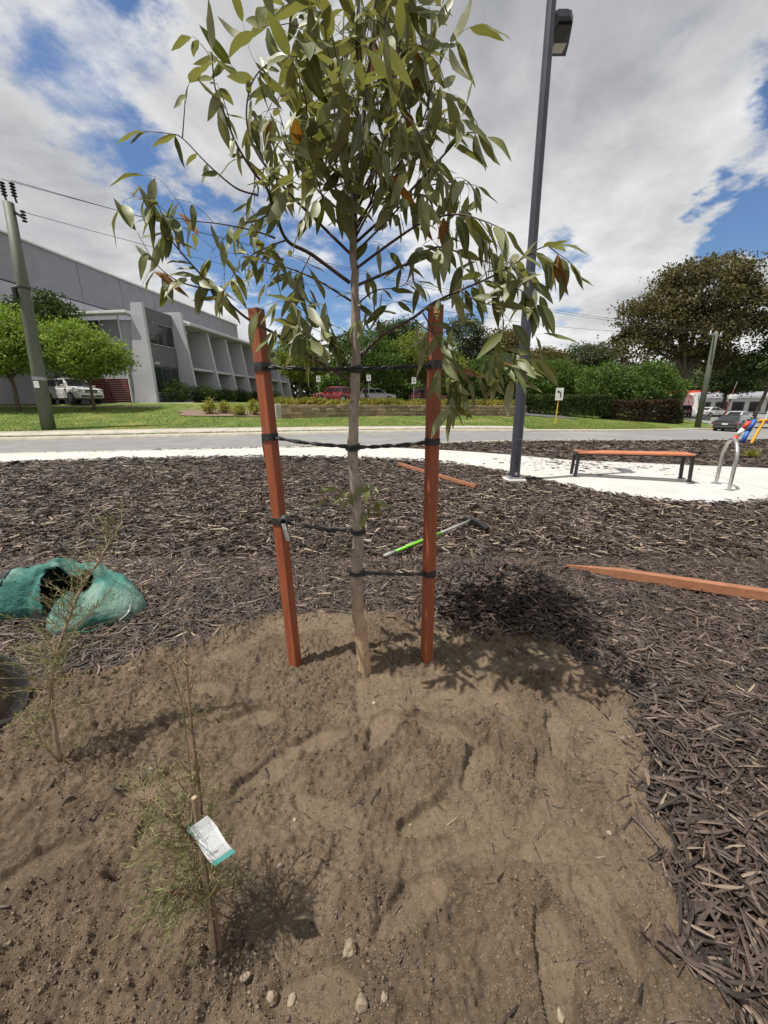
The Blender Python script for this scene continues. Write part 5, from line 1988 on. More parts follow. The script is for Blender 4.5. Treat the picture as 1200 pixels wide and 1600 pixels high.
branch([(430, 372), (395, 360), (345, 350), (300, 345), (262, 338)], 1.62, 1.50, .0034, 1.2, .105, .15, .6, 1.0)
branch([(448, 375), (420, 385), (392, 400), (368, 425), (352, 452)], 1.62, 1.50, .003, 1.3, .11, .1, .55, 1.1)
branch([(429, 330), (400, 345), (375, 350), (350, 372), (330, 395)], 1.58, 1.70, .003, 1.3, .105, .1, .55, 1.0)
branch([(486, 397), (470, 430), (462, 462), (470, 492)], 1.66, 1.55, .0026, 1.2, .11, .2, .5, 1.1)
branch([(500, 545), (505, 520), (512, 495), (508, 470)], 1.66, 1.56, .0022, 1.1, .12, .1, .3, 1.0)
branch([(645, 497), (668, 515), (690, 520), (712, 508)], 1.62, 1.55, .0024, 1.3, .11, .1, .5, 1.1)
branch([(718, 454), (745, 470), (775, 480), (800, 505)], 1.52, 1.40, .0026, 1.3, .115, .1, .6, 1.1)
branch([(756, 438), (790, 445), (815, 455), (838, 475)], 1.48, 1.42, .0024, 1.3, .115, .1, .5, 1.1)
branch([(599, 523), (590, 505), (600, 480), (622, 470)], 1.68, 1.78, .0024, 1.2, .11, .1, .4, 1.0)
branch([(548, 470), (500, 440), (455, 420), (415, 410), (380, 395)], TY, 1.80, .005, 1.2, .10, .3, .7, .9)
branch([(565, 556), (599, 523), (645, 497), (676, 474), (718, 454), (756, 438), (795, 418), (835, 392), (862, 382)], TY, 1.42, .0065, .95, .12, .30, .8, .95, tl=.15)
branch([(661, 489), (690, 540), (715, 572), (738, 588), (768, 590), (800, 592)], 1.58, 1.42, .0028, 1.4, .115, .15, .5, 1.15)
branch([(690, 540), (700, 575), (705, 610), (702, 645)], 1.52, 1.42, .0018, 1.5, .11, .1, .3, 1.2)
branch([(558, 446), (600, 428), (636, 412), (683, 386), (730, 400), (780, 415), (822, 425)], TY, 1.85, .006, .95, .12, .25, .85, .9)
branch([(556, 420), (610, 380), (665, 345), (715, 335), (755, 345), (790, 360)], TY, 1.38, .0055, 1.0, .12, .25, .85, .9)
branch([(555, 380), (620, 320), (675, 262), (701, 234), (727, 208), (760, 212)], TY, 1.55, .0055, .85, .115, .25, .75, .8)
branch([(555, 395), (600, 350), (650, 300), (700, 285), (745, 290)], TY, 1.84, .0045, .95, .115, .25, .8, .9)
branch([(552, 540), (515, 520), (480, 490), (455, 470)], TY, 1.45, .0032, 1.1, .115, .3, .4, 1.0)
branch([(553, 480), (585, 455), (615, 450), (650, 440)], TY, 1.76, .0036, 1.0, .11, .2, .6, 1.0)
branch([(548, 520), (520, 528), (492, 532), (465, 512)], TY, 1.45, .0026, .9, .12, .3, .2, 1.1)
# the dense head: steep branches rising round the leader
for (s, e, mid, yy) in [((553, 360), (430, 30), (480, 200), 1.62), ((555, 340), (470, -20), (500, 160), 1.84), ((556, 330), (500, -60), (520, 140), 1.55), ((560, 300), (540, -90), (535, 110), 1.78),
                        ((558, 330), (640, -40), (615, 150), 1.58), ((560, 310), (690, 10), (650, 140), 1.76), ((556, 350), (700, 70), (660, 190), 1.66), ((556, 370), (690, 140), (640, 250), 1.88),
                        ((566, 220), (620, -110), (600, 50), 1.70), ((572, 150), (560, -140), (560, 0), 1.66), ((555, 350), (420, 120), (460, 250), 1.86), ((555, 340), (455, 90), (485, 210), 1.50),
                        ((558, 300), (590, -20), (570, 130), 1.92), ((560, 270), (660, -80), (625, 60), 1.86), ((560, 330), (520, 60), (530, 190), 1.46), ((556, 360), (610, 170), (590, 260), 1.48),
                        ((556, 380), (470, 240), (505, 310), 1.50), ((557, 370), (560, 150), (540, 260), 1.44)]:
    yy = TY + (yy - TY) * 1.6
    branch([s, ((s[0] + mid[0]) / 2 + rnd.uniform(-10, 10), (s[1] + mid[1]) / 2), mid, ((e[0] + mid[0]) / 2 + rnd.uniform(-8, 8), (e[1] + mid[1]) / 2), e], TY, yy, .0048, 1.0, .122, .22, .95, .75, tl=.15)
# shoots low on the trunk
for (px, py, ex, ey) in ((553, 790, 515, 775), (556, 785, 545, 755), (566, 805, 590, 795), (562, 770, 575, 740)):
    p, r = trunk_pt(py)
    e = at(ex, ey, TY - .04)
    twig(p, e - p, (e - p).length * 1.1, .0016, 5, .085, .7)
tag(TWIGS.build('twigs', M['twig'], gum), kind='stuff')


# leaf shapes
def leaf_mesh(k, mt):
    rr = random.Random(100 + k)
    n = 7
    droop = rr.uniform(.05, .30)
    sick = rr.uniform(-.16, .16)
    fold = rr.uniform(.10, .34)
    twist = rr.uniform(-.5, .5)
    m = MB()
    mid = []
    for i in range(n + 1):
        t = i / n
        wv = .5 * (math.sin(PI * min(1, t ** .80)) ** .85) * (1 - .25 * t) * 1.15 + .010
        if i == n:
            wv = .004
        zc = -droop * t * t + .02 * math.sin(t * 9 + k)
        yc = sick * math.sin(t * PI) * 2.2
        tw = twist * (t - .4)
        wav = .05 * math.sin(t * 14 + k * 2)
        for s in (-1, 0, 1):
            y = yc + s * wv * math.cos(tw)
            z = zc + (abs(s) * wv * fold + s * wv * math.sin(tw)) * .25 + (s * wav * wv * .5)
            m.v.append((t * .97 + .03, y, z))
            mid.append(1.0 if s == 0 else 0.0)
    m.v[0:0] = []
    for i in range(n):
        for j in range(2):
            a = i * 3 + j
            m.f.append((a, a + 3, a + 4, a + 1))
    m.mi = [0] * len(m.f)
    me = m.mesh('leaf', smooth=True)
    at_ = me.attributes.new('mid', 'FLOAT', 'POINT')
    at_.data.foreach_set('value', mid)
    me.materials.append(mt)
    return me, np.array(m.v), np.array(m.f), np.array(mid)


def gum_leaf_material(name, src):
    m, B, b = new_mat(name)
    rv = (B.n('ShaderNodeAttribute', attribute_name='rnd').outputs['Fac'] if src == 'attr' else B.n('ShaderNodeObjectInfo').outputs['Random'])
    md = B.n('ShaderNodeAttribute', attribute_name='mid').outputs['Fac']
    geo = B.n('ShaderNodeNewGeometry')
    tc = B.n('ShaderNodeTexCoord')
    r2 = B.m('FRACT', B.m('MULTIPLY', rv, 17.3))
    top = B.mix(rv, (.068, .086, .020), (.145, .158, .036))
    und = B.mix(rv, (.17, .18, .09), (.27, .275, .16))
    col = B.mix(geo.outputs['Backfacing'], top, und)
    col = B.mix(B.m('MULTIPLY', B.m('GREATER_THAN', r2, .80), .55), col, (.27, .275, .17))            # paler leaves, painting in undersides and sun reflections
    col = B.mix(B.m('GREATER_THAN', r2, .984), col, (.22, .085, .02))                                 # a few scorched ones
    col = B.mix(B.m('MULTIPLY', B.sm(B.noise(tc.outputs['Object'], 9, 3, .6), .55, .75), .35), col, (.13, .10, .035))
    col = B.mix(B.m('MULTIPLY', B.m('POWER', md, 9.0), .55), col, (.24, .235, .10))                    # midrib
    B.lk(col, b.inputs['Base Color'])
    b.inputs['Roughness'].default_value = .46
    b.inputs['Specular IOR Level'].default_value = .45
    tr_ = B.n('ShaderNodeBsdfTranslucent')
    mu = B.n('ShaderNodeMix', data_type='RGBA', blend_type='MULTIPLY')
    mu.inputs[0].default_value = 1.0
    B.lk(col, mu.inputs[6])
    mu.inputs[7].default_value = (1.5, 1.5, .55, 1)
    B.lk(mu.outputs[2], tr_.inputs[0])
    mx = B.n('ShaderNodeMixShader')
    mx.inputs[0].default_value = .22
    B.lk(b.outputs[0], mx.inputs[1])
    B.lk(tr_.outputs[0], mx.inputs[2])
    out_ = [q for q in m.node_tree.nodes if q.type == 'OUTPUT_MATERIAL'][0]
    B.lk(mx.outputs[0], out_.inputs[0])
    return m


M['gl_o'] = gum_leaf_material('gum_leaf_single', 'obj')
M['gl_a'] = gum_leaf_material('gum_leaf_mass', 'attr')
LM = [leaf_mesh(k, M['gl_o']) for k in range(9)]
camp = Vector((0, 0, CAM_H))
fwd = Vector((0, math.cos(PITCH), -math.sin(PITCH)))
upv = Vector((0, math.sin(PITCH), math.cos(PITCH)))
rec = []
for (p, d, L, wd) in LEAVES:
    # blades turn their faces up and towards the light, loosely
    ref = Vector((rnd.gauss(0, .55), rnd.gauss(-.25, .55), rnd.gauss(.9, .45)))
    zax = ref - d * ref.dot(d)
    if zax.length < 1e-3:
        zax = d.orthogonal()
    zax.normalize()
    yax = zax.cross(d)
    mt = Matrix((d, yax, zax)).transposed()
    v = p - camp
    dep = v.dot(fwd)
    sx_, sy_ = 600 + FPX * v.x / dep, 800 - FPX * v.dot(upv) / dep
    vis = 0 < sx_ < 1200 and -10 < sy_ < 1600
    size = L * wd * (.25 + abs(zax.dot(v.normalized()))) / (dep * dep) * (1 if vis else .02)
    rec.append((size, p - base, mt, L, wd))
rec.sort(key=lambda q: -q[0])
for k, (sz_, p, mt, L, wd) in enumerate(rec[:300]):
    o = link('leaf', LM[k % 9][0], gum)
    o.matrix_local = Matrix.Translation(p) @ mt.to_4x4() @ Matrix.Diagonal((L, wd, L * .7, 1))
VV, FF, RR, MM = [], [], [], []
off_ = 0
for k, (sz_, p, mt, L, wd) in enumerate(rec[300:]):
    me, v, f, md = LM[k % 9]
    A_ = np.array(mt) @ np.diag([L, wd, L * .7])
    VV.append(v @ A_.T + np.array(p))
    FF.append(f + off_)
    RR.append(np.full(len(v), rnd.random()))
    MM.append(md)
    off_ += len(v)
print('leaves', len(rec))
lo_ = np_mesh('leaves', np.concatenate(VV), np.concatenate(FF), M['gl_a'], rnd=np.concatenate(RR), smooth=True, parent=gum)
at_ = lo_.data.attributes.new('mid', 'FLOAT', 'POINT')
at_.data.foreach_set('value', np.concatenate(MM).astype(np.float32))
tag(lo_, kind='stuff')


# ------------------------------------------------------------------ straps between stakes and trunk
def stake_axis(P0, P1, py):
    """point on the stake axis at the picture height py"""
    best = None
    for k in range(400):
        q = P0.lerp(P1, k / 399)
        v = q - camp
        yy = 800 - FPX * v.dot(upv) / v.dot(fwd)
        if best is None or abs(yy - py) < best[0]:
            best = (abs(yy - py), q)
    return best[1]


def tie(label, stake, pys, pyt, sag, wraps=2, knot=False, tail=None, spin=0.0):
    P0, P1 = stake
    a = stake_axis(P0, P1, pys)
    b, rt = trunk_pt(pyt)
    t = thing('tree_tie', label, 'strap', a, 0, 'black straps holding the young tree')
    ax = (P1 - P0).normalized()
    for k in range(wraps):
        o_ = ax * (k - (wraps - 1) / 2) * .012
        tiltv = Vector((rnd.uniform(-.10, .10), rnd.uniform(-.1, .1), 0))
        m = beam_mb(o_ - (ax + tiltv) * .0095, o_ + (ax + tiltv) * .0095, .060, .060, spin, 0, .010)
        m.build('stake_loop', M['strap'], t)
    rg = MB()
    n = 20
    for w_ in range(2):
        ring = [b - a + Vector((math.cos(2 * PI * k / n) * (rt + .0045), math.sin(2 * PI * k / n) * (rt + .0045), (w_ - .5) * .011 + .004 * math.sin(2 * PI * k / n + w_))) for k in range(n + 1)]
        rg.tube(ring, .0065, 6, cap=False)
    rg.build('trunk_loop', M['strap'], t, smooth=True)
    d = (b - a)
    L = d.length
    s0 = d.normalized() * .026
    for ph in (0, PI):
        pts = []
        N = 46
        for k in range(N + 1):
            u = k / N
            c = s0 + (d - s0 - d.normalized() * rt).lerp(Vector(), 1 - u)
            c.z -= 4 * sag * u * (1 - u)
            an = ph + u * L / .085 * 2 * PI * .5 + .6 * math.sin(u * 9)
            c += Vector((0, -.012 if u > .02 else 0, 0)) + Vector((0, math.cos(an), math.sin(an))) * .0042
            pts.append(c)
        MB().tube(pts, [.0046 + .0016 * abs(math.sin(k * .55 + ph)) for k in range(N + 1)], 6).build('strand', M['strap'], t, smooth=True)
    if knot:
        kn = MB()
        for k in range(3):
            pts = [Vector((.030 + .016 * math.cos(q), -.038 + .006 * k, .018 * math.sin(q) + .003 * k)) for q in [2 * PI * j / 12 for j in range(13)]]
            kn.tube(pts, .009, 6, cap=False)
        kn.build('knot', M['strap'], t, smooth=True)
        tl = MB()
        pts = [Vector((.030, -.045, -.005)), Vector((.038, -.055, -.03)), Vector((.045, -.058, -.06)), Vector((.050, -.06, -.085))]
        for i in range(3):
            p, q = pts[i], pts[i + 1]
            tl.add([p + Vector((-.010, 0, 0)), p + Vector((.010, -.004, 0)), q + Vector((.010, -.004, 0)), q + Vector((-.010, 0, 0)), p + Vector((-.010, .002, 0)), p + Vector((.010, -.002, 0)), q + Vector((.010, -.002, 0)), q + Vector((-.010, .002, 0))],
                   [(0, 1, 2, 3), (7, 6, 5, 4), (0, 3, 7, 4), (1, 5, 6, 2)])
        tl.build('tail', mat('grey_strap_end', (.25, .25, .26), (.16, .16, .17), 40, .5), t)
    if tail:
        tl = MB()
        pts = [Vector((-.034, .012, .01)), Vector((-.036, .02, -.05)), Vector((-.030, .02, -.12)), Vector((-.026, .015, tail))]
        pts = bez(pts, 4)
        for i in range(len(pts) - 1):
            p, q = pts[i], pts[i + 1]
            e = Vector((.007, .007, 0))
            tl.add([p - e, p + e, q + e, q - e, p - e + Vector((0, .003, 0)), p + e + Vector((0, .003, 0)), q + e + Vector((0, .003, 0)), q - e + Vector((0, .003, 0))], [(0, 1, 2, 3), (7, 6, 5, 4), (0, 3, 7, 4), (1, 5, 6, 2)])
        tl.build('tail', M['strap'], t)


LS, RS = (SL0, SL1), (SR0, SR1)
tie('top black strap from the knotted stake to the young trunk', LS, 572, 577, .004, spin=R(24))
tie('top black strap from the stake by the mulch heap to the young trunk', RS, 570, 576, .004, spin=R(-28))
tie('second black strap down from the knotted stake, with a loose hanging tail', LS, 681, 698, .006, 2, tail=-.16, spin=R(24))
tie('second black strap down from the stake by the mulch heap', RS, 691, 699, .004, spin=R(-28))
tie('lowest black strap on the knotted stake, tied in a knot with a grey end', LS, 811, 829, .012, 2, knot=True, spin=R(24))
tie('lowest black strap on the stake by the mulch heap', RS, 896, 893, .004, 2, spin=R(-28))

# ------------------------------------------------------------------ long handled tool on the mulch
h0, h1 = Vector((0.0, 3.36, 0)), Vector((1.02, 4.34, 0))
h0.z, h1.z = float(mz(h0.x, h0.y)) + .035, float(mz(h1.x, h1.y)) + .075
t = thing('mattock', 'garden mattock with a green and grey handle lying on the mulch', 'tool', h0)
dh = h1 - h0
M['toolgreen'] = mat('green_fibreglass', (.16, .48, .03), (.13, .40, .03), 8, .4)
M['toolgrey'] = mat('grey_fibreglass', (.30, .29, .27), (.24, .23, .21), 8, .5)
MB().tube([dh * 0, dh * .10], [.020, .019], 10).build('grip', M['toolgrey'], t, smooth=True)
MB().tube([dh * .10, dh * .60], .017, 10).build('handle', M['toolgreen'], t, smooth=True)
MB().tube([dh * .60, dh * .98], [.017, .018], 10).build('shaft', M['toolgrey'], t, smooth=True)
hd = MB()
e = dh.normalized()
sd2 = Vector((e.y, -e.x, 0))
c = dh
hd.box(c, (.07, .06, .06), rot=Matrix.Rotation(math.atan2(e.y, e.x), 3, 'Z'), bev=.012)
for s, ln_, wd_ in ((1, .20, .05), (-1, .15, .022)):
    P_ = []
    for k in range(6):
        u = k / 5
        q = c + sd2 * s * (.03 + ln_ * u) + Vector((0, 0, .012 - .05 * u * u))
        ww = (.022 + (wd_ - .022) * u)
        th = .020 * (1 - .75 * u)
        P_ += [q - e * ww + Vector((0, 0, -th)), q + e * ww + Vector((0, 0, -th)), q + e * ww + Vector((0, 0, th)), q - e * ww + Vector((0, 0, th))]
    Fc = []
    for k in range(5):
        for j in range(4):
            Fc.append((k * 4 + j, k * 4 + (j + 1) % 4, k * 4 + 4 + (j + 1) % 4, k * 4 + 4 + j))
    Fc += [(3, 2, 1, 0), (20, 21, 22, 23)]
    hd.add(P_, Fc)
hd.build('head', M['black'], t)


# ------------------------------------------------------------------ green canvas bag
def make_bag():
    pxo = [(2, 905), (30, 884), (62, 864), (100, 850), (135, 862), (168, 885), (198, 915), (208, 942), (180, 962), (150, 968), (134, 990), (104, 998), (90, 978), (86, 950), (50, 946), (20, 950), (-25, 955), (-40, 930)]
    # footprint on the mulch: the far edge is set nearer than its picture height says, since it stands up
    foot = [(-2.92, 2.60), (-2.72, 2.72), (-2.46, 2.78), (-2.18, 2.78), (-1.98, 2.72), (-1.82, 2.60), (-1.70, 2.46), (-1.68, 2.34), (-1.76, 2.26), (-1.88, 2.22), (-1.92, 2.14), (-2.06, 2.10), (-2.16, 2.16), (-2.22, 2.30), (-2.42, 2.34), (-2.70, 2.32), (-2.98, 2.34), (-3.04, 2.48)]
    cx_, cy_ = -2.20, 2.47
    t = thing('garden_bag', 'crumpled green canvas garden bag lying open on the mulch', 'bag', (cx_, cy_, float(mz(cx_, cy_))))
    nA, nR = 132, 30
    ang = [math.atan2(y - cy_, x - cx_) for x, y in foot]
    rad = [math.hypot(x - cx_, y - cy_) for x, y in foot]
    order = sorted(range(len(foot)), key=lambda i: ang[i])
    aa = np.array([ang[i] for i in order])
    ra = np.array([rad[i] for i in order])
    aa3 = np.concatenate([aa - 2 * PI, aa, aa + 2 * PI])
    ra3 = np.concatenate([ra, ra, ra])
    m = MB()
    mask = []
    for i in range(nR + 1):
        f = i / nR
        for j in range(nA):
            a = -PI + 2 * PI * j / nA
            r = float(np.interp(a, aa3, ra3))
            x, y = math.cos(a) * r * f, math.sin(a) * r * f
            # a ridge along the top, lower lobe on the right, folds radiating
            X, Y = np.array([x + cx_]), np.array([y + cy_])
            prof = (1 - f ** 3.2) ** .55 if f < 1 else 0
            ridge = .20 + .10 * math.exp(-((x + .18) / .40) ** 2) - .05 * max(0, x)
            fold = .020 * math.sin(a * 7 + f * 4 + 1.0) * f - .13 * float(np.abs(fbm(X, Y * .6 + X * .5, 4.5, 3, 88))[0]) - .07 * float(np.abs(fbm(X + Y, Y * .5, 11, 2, 89))[0]) + .05
            z = prof * (ridge + fold) + .004
            # pinch between the two lobes
            z -= .10 * prof * math.exp(-(((x - .02) + .25 * (y + .1)) / .055) ** 2) * (1 if y < .12 else .25)
            m.v.append((x, y, max(z, .004 + .012 * math.sin(a * 19) * f)))
    hole = []
    for i in range(nR):
        for j in range(nA):
            q = (i * nA + j, i * nA + (j + 1) % nA, (i + 1) * nA + (j + 1) % nA, (i + 1) * nA + j)
            c = [sum(m.v[k][d] for k in q) / 4 for d in range(2)]
            u, v = (c[0] - .04) / .15, (c[1] + .11) / .19
            if u * u + v * v < 1 + .25 * math.sin(math.atan2(v, u) * 3 + 1):
                continue
            m.f.append(tuple(q))
    m.mi = [0] * len(m.f)
    fab = mat('green_canvas', (.034, .150, .124), (.022, .105, .088), 5, .8, .9, 16, c3=(.15, .245, .20), s3=3.2, bdist=.03)
    body = m.build('bag_body', fab, t, smooth=True)
    so = body.modifiers.new('thickness', 'SOLIDIFY')
    so.thickness = .005
    # dark bowl standing in for the shade inside the mouth
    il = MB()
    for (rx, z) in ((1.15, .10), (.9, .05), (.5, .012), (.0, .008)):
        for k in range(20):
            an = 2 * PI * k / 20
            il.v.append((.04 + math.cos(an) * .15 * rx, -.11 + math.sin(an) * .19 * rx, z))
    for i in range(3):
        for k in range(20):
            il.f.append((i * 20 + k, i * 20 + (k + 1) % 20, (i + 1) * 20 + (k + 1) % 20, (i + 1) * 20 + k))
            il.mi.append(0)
    il.build('mouth_shade', M['rubber'], t)

    def surf(x, y):
        a = math.atan2(y, x)
        best = min(m.v, key=lambda q: (q[0] - x) ** 2 + (q[1] - y) ** 2)
        return Vector(best)
    # webbing handles
    for (pts) in ([(-.62, -.04), (-.58, .02), (-.54, .08), (-.50, .15)], [(-.42, -.12), (-.38, -.06), (-.36, .0), (-.34, .06)]):
        hb = MB()
        P_ = bez([surf(*p) + Vector((0, -.012, .016)) for p in pts], 4)
        for i in range(len(P_) - 1):
            p, q = P_[i], P_[i + 1]
            e = Vector((.022, -.006, .0))
            hb.add([p - e, p + e, q + e, q - e, p - e - Vector((0, 0, .012)), p + e - Vector((0, 0, .012)), q + e - Vector((0, 0, .012)), q - e - Vector((0, 0, .012))], [(0, 1, 2, 3), (0, 4, 5, 1), (3, 2, 6, 7), (1, 5, 6, 2), (0, 3, 7, 4)])
        hb.build('strap', M['strap'], t)
    # wire hoop of the rim peeping out at the right and bleached seam
    pts = [Vector((.40 + .09 * math.cos(a), -.16 + .05 * math.sin(a), .055 + .05 * math.sin(a + .6))) for a in [2 * PI * k / 20 for k in range(21)]]
    MB().tube(pts, .006, 6, cap=False).build('rim_wire', M['galv'], t)
    cord = bez([Vector((.20, -.30, .02)), Vector((.26, -.34, .03)), Vector((.33, -.31, .02)), Vector((.36, -.25, .03)), Vector((.30, -.24, .03))], 5)
    MB().tube(cord, .005, 6).build('cord', fab, t)


make_bag()
s0, s1 = Vector((-2.95, 3.05, 0)), Vector((-2.25, 2.70, 0))
s0.z, s1.z = float(mz(s0.x, s0.y)) + .05, float(mz(s1.x, s1.y)) + .14
t = thing('shovel_handle', 'pale grey tool handle sticking out from behind the green bag', 'tool', s0)
MB().tube([(0, 0, 0), s1 - s0], .014, 10).build('shaft', M['galv'], t, smooth=True)
MB().tube([(-.05, .025, -.012), (.03, -.015, 0)], .019, 10).build('grip', M['rubber'], t, smooth=True)

# ------------------------------------------------------------------ plant pot at the left edge
pc = Vector((-1.80, 1.45, 0))
pc.z = sz(pc.x, pc.y)
t = thing('plant_pot', 'grey plastic plant pot lying on its side with brown earth inside', 'pot', pc)
pr = Matrix.Rotation(R(8), 3, 'Z') @ Matrix.Rotation(R(68), 3, 'Y')
pl = MB()
pl.lathe([(.10, -.26), (.145, .0), (.160, .0), (.160, .026), (.147, .026), (.142, -.005), (.098, -.25), (.0, -.25)], (0, 0, 0), 32)
pl.v = [tuple(pr @ Vector(v) + Vector((.02, 0, .146))) for v in pl.v]
pot = pl.build('pot_wall', mat('weathered_grey_plastic', (.17, .165, .155), (.12, .115, .11), 9, .55), t, smooth=False)
es = MB()
es.lathe([(.137, -.03), (.09, -.02), (.04, -.035), (0, -.03)], (0, 0, 0), 20)
es.v = [tuple(pr @ Vector(v) + Vector((.02, 0, .146))) for v in es.v]
es.build('potting_earth', M['crumb'], t)


# ------------------------------------------------------------------ feathery saplings
M['needle'] = leaf_mat('feathery_olive_needle', (.15, .155, .062), (.17, .175, .08), .5, trans=.2)
M['sap_bark'] = mat('pale_sapling_bark', (.34, .26, .17), (.22, .16, .10), 40, .8, .3, 90)
M['sap_dark'] = mat('brown_sapling_bark', (.20, .125, .075), (.13, .08, .05), 40, .8, .3, 90)


def sapling(name, label, stems, feather, mbark, n_needle, seed, bare=()):
    """stems: list of (points, radius); feather: list of (stem index, t0, t1, twig length, count)"""
    rr = random.Random(seed)
    b0 = stems[0][0][0]
    t = thing(name, label, 'sapling', b0)
    tw = MB()
    P_, D_, L_ = [], [], []
    curves = []
    for (pts, r) in stems:
        S = bez([p - b0 for p in pts], 6)
        curves.append(S)
        MB().tube(S, [r * (1 - .75 * k / (len(S) - 1)) for k in range(len(S))], 8).build('stem', mbark, t, smooth=True)
    for (si, t0, t1, tl, cnt, fn, pull) in feather:
        S = curves[si]
        for k in range(cnt):
            u = rr.uniform(t0, t1) * (len(S) - 1)
            i = min(int(u), len(S) - 2)
            p = S[i].lerp(S[i + 1], u - i)
            d = Vector((rr.gauss(0, .7), rr.gauss(0, .6), rr.uniform(.1, .9))) + Vector(pull)
            d.normalize()
            q = p.copy()
            pts = [q.copy()]
            L = tl * rr.uniform(.5, 1.2)
            for s in range(5):
                d = (d + Vector((rr.gauss(0, .15), rr.gauss(0, .15), rr.gauss(.02, .1)))).normalized()
                q = q + d * L / 5
                pts.append(q.copy())
            tw.tube(pts, [.0014, .0012, .001, .0008, .0007, .0005], 4, cap=False)
            for s in range(int(fn)):
                v = rr.uniform(.15, 1) * 4.99
                j = int(v)
                c = pts[j].lerp(pts[j + 1], v - j)
                dd = (pts[j + 1] - pts[j]).normalized() * .9 + Vector((rr.gauss(0, .6), rr.gauss(0, .6), rr.gauss(.1, .6)))
                P_.append(c)
                D_.append(dd.normalized())
                L_.append(rr.uniform(.014, .034))
    tag(tw.build('twigs', mbark, t), kind='stuff')
    P_, D_, L_ = np.array(P_), np.array(D_), np.array(L_)
    V, F_ = sliver_field(P_, D_, L_, np.full(len(L_), .0022))
    tag(np_mesh('foliage', V, F_, M['needle'], rnd=np.repeat(RNG.uniform(0, 1, len(P_)), 4), parent=t), kind='stuff')
    return t


def pts_px(lst):
    return [at(a, b, y) for (a, b, y) in lst]


fb_ = at(345, 1492, .66)
fbz = sz(fb_.x, fb_.y)
front = [Vector((fb_.x, fb_.y, fbz - .02))] + pts_px([(333, 1420, .67), (322, 1350, .68), (315, 1280, .70), (309, 1215, .72), (301, 1150, .74), (294, 1080, .77), (289, 1005, .80)])
s2 = [Vector((fb_.x + .004, fb_.y + .01, fbz - .02))] + pts_px([(338, 1440, .69), (312, 1330, .70), (300, 1240, .74), (292, 1160, .78), (282, 1090, .80), (265, 1035, .80)])
sapling('feathery_sapling', 'feathery sapling with a white plant tag, planted in the bare soil', [(front, .0075), (s2, .004), (pts_px([(318, 1340, .68), (290, 1300, .66), (250, 1265, .66), (232, 1240, .66)]), .0022), (pts_px([(330, 1420, .67), (295, 1400, .64), (262, 1390, .62)]), .002)],
        [(0, .12, .42, .15, 60, 24, (-.75, -.15, -.25)), (1, .2, .5, .13, 34, 20, (-.55, .1, -.2)), (2, .1, 1, .10, 26, 18, (-.2, 0, -.2)), (3, .1, 1, .10, 30, 20, (-.2, 0, -.3)), (0, .45, 1, .07, 26, 5, (0, 0, .4)), (1, .5, 1, .06, 16, 4, (0, 0, .4)), (0, .2, .5, .08, 10, 4, (.5, 0, .3))],
        M['sap_dark'], 0, 5)
cn0, cn1 = Vector((fb_.x - .012, fb_.y - .012, fbz - .05)), at(303, 1246, .67)
o = MB().tube([(0, 0, 0), (cn1 - cn0) * .5 + Vector((.002, 0, 0)), cn1 - cn0], [.006, .006, .0055], 8).build('support_cane', M['sap_bark'], None, loc=cn0)
tag(o, 'short cut cane standing against the stem of the tagged sapling', 'cane')

lb_ = at(97, 1196, 1.23)
lbz = sz(lb_.x, lb_.y)
left = [Vector((lb_.x, lb_.y, lbz - .02))] + pts_px([(86, 1140, 1.24), (79, 1080, 1.26), (86, 1030, 1.28), (101, 985, 1.30), (122, 930, 1.33), (152, 880, 1.36), (192, 815, 1.38)])
l2 = [Vector((lb_.x - .005, lb_.y, lbz - .02))] + pts_px([(72, 1168, 1.20), (58, 1145, 1.18), (54, 1120, 1.17)])
l3 = [Vector((lb_.x + .02, lb_.y, lbz - .02))] + pts_px([(118, 1180, 1.22), (128, 1150, 1.22), (127, 1100, 1.23)])
sapling('feathery_sapling', 'pale stemmed feathery sapling in front of the green bag', [(left, .009), (l2, .005), (l3, .003)],
        [(0, .20, .62, .22, 90, 24, (.0, -.1, -.05)), (0, .60, 1, .14, 48, 14, (.1, 0, .3)), (1, .4, 1, .12, 22, 16, (0, 0, 0)), (2, .4, 1, .11, 14, 14, (.1, 0, .2)), (0, .62, .9, .10, 16, 12, (-.2, 0, .1))],
        M['sap_bark'], 0, 8)


# plant tag
def tag_material():
    m, B, b = new_mat('plant_tag_print')
    tc = B.n('ShaderNodeTexCoord')
    sep = B.n('ShaderNodeSeparateXYZ')
    B.lk(tc.outputs['Generated'], sep.inputs[0])
    u, v = sep.outputs[0], sep.outputs[2]
    # rows of small grey print, broken into words
    row = B.m('FRACT', B.m('MULTIPLY', v, 24.0))
    cmb = B.n('ShaderNodeCombineXYZ')
    B.lk(B.m('MULTIPLY', u, 26.0), cmb.inputs[0])
    B.lk(B.m('FLOOR', B.m('MULTIPLY', v, 24.0)), cmb.inputs[1])
    wd = B.noise(cmb.outputs[0], 1.3, 2, .6)
    ink = B.m('MULTIPLY', B.m('MULTIPLY', B.m('GREATER_THAN', row, .52), B.m('GREATER_THAN', wd, .42)),
              B.m('MULTIPLY', B.m('MULTIPLY', B.m('GREATER_THAN', u, .22), B.m('LESS_THAN', u, .86)), B.m('MULTIPLY', B.m('GREATER_THAN', v, .17), B.m('LESS_THAN', v, .86))))
    col = B.mix(B.m('MULTIPLY', ink, .55), (.74, .76, .77), (.25, .27, .30))
    col = B.mix(B.m('LESS_THAN', v, .115), col, (.16, .55, .53))
    B.lk(col, b.inputs['Base Color'])
    b.inputs['Roughness'].default_value = .4
    return m


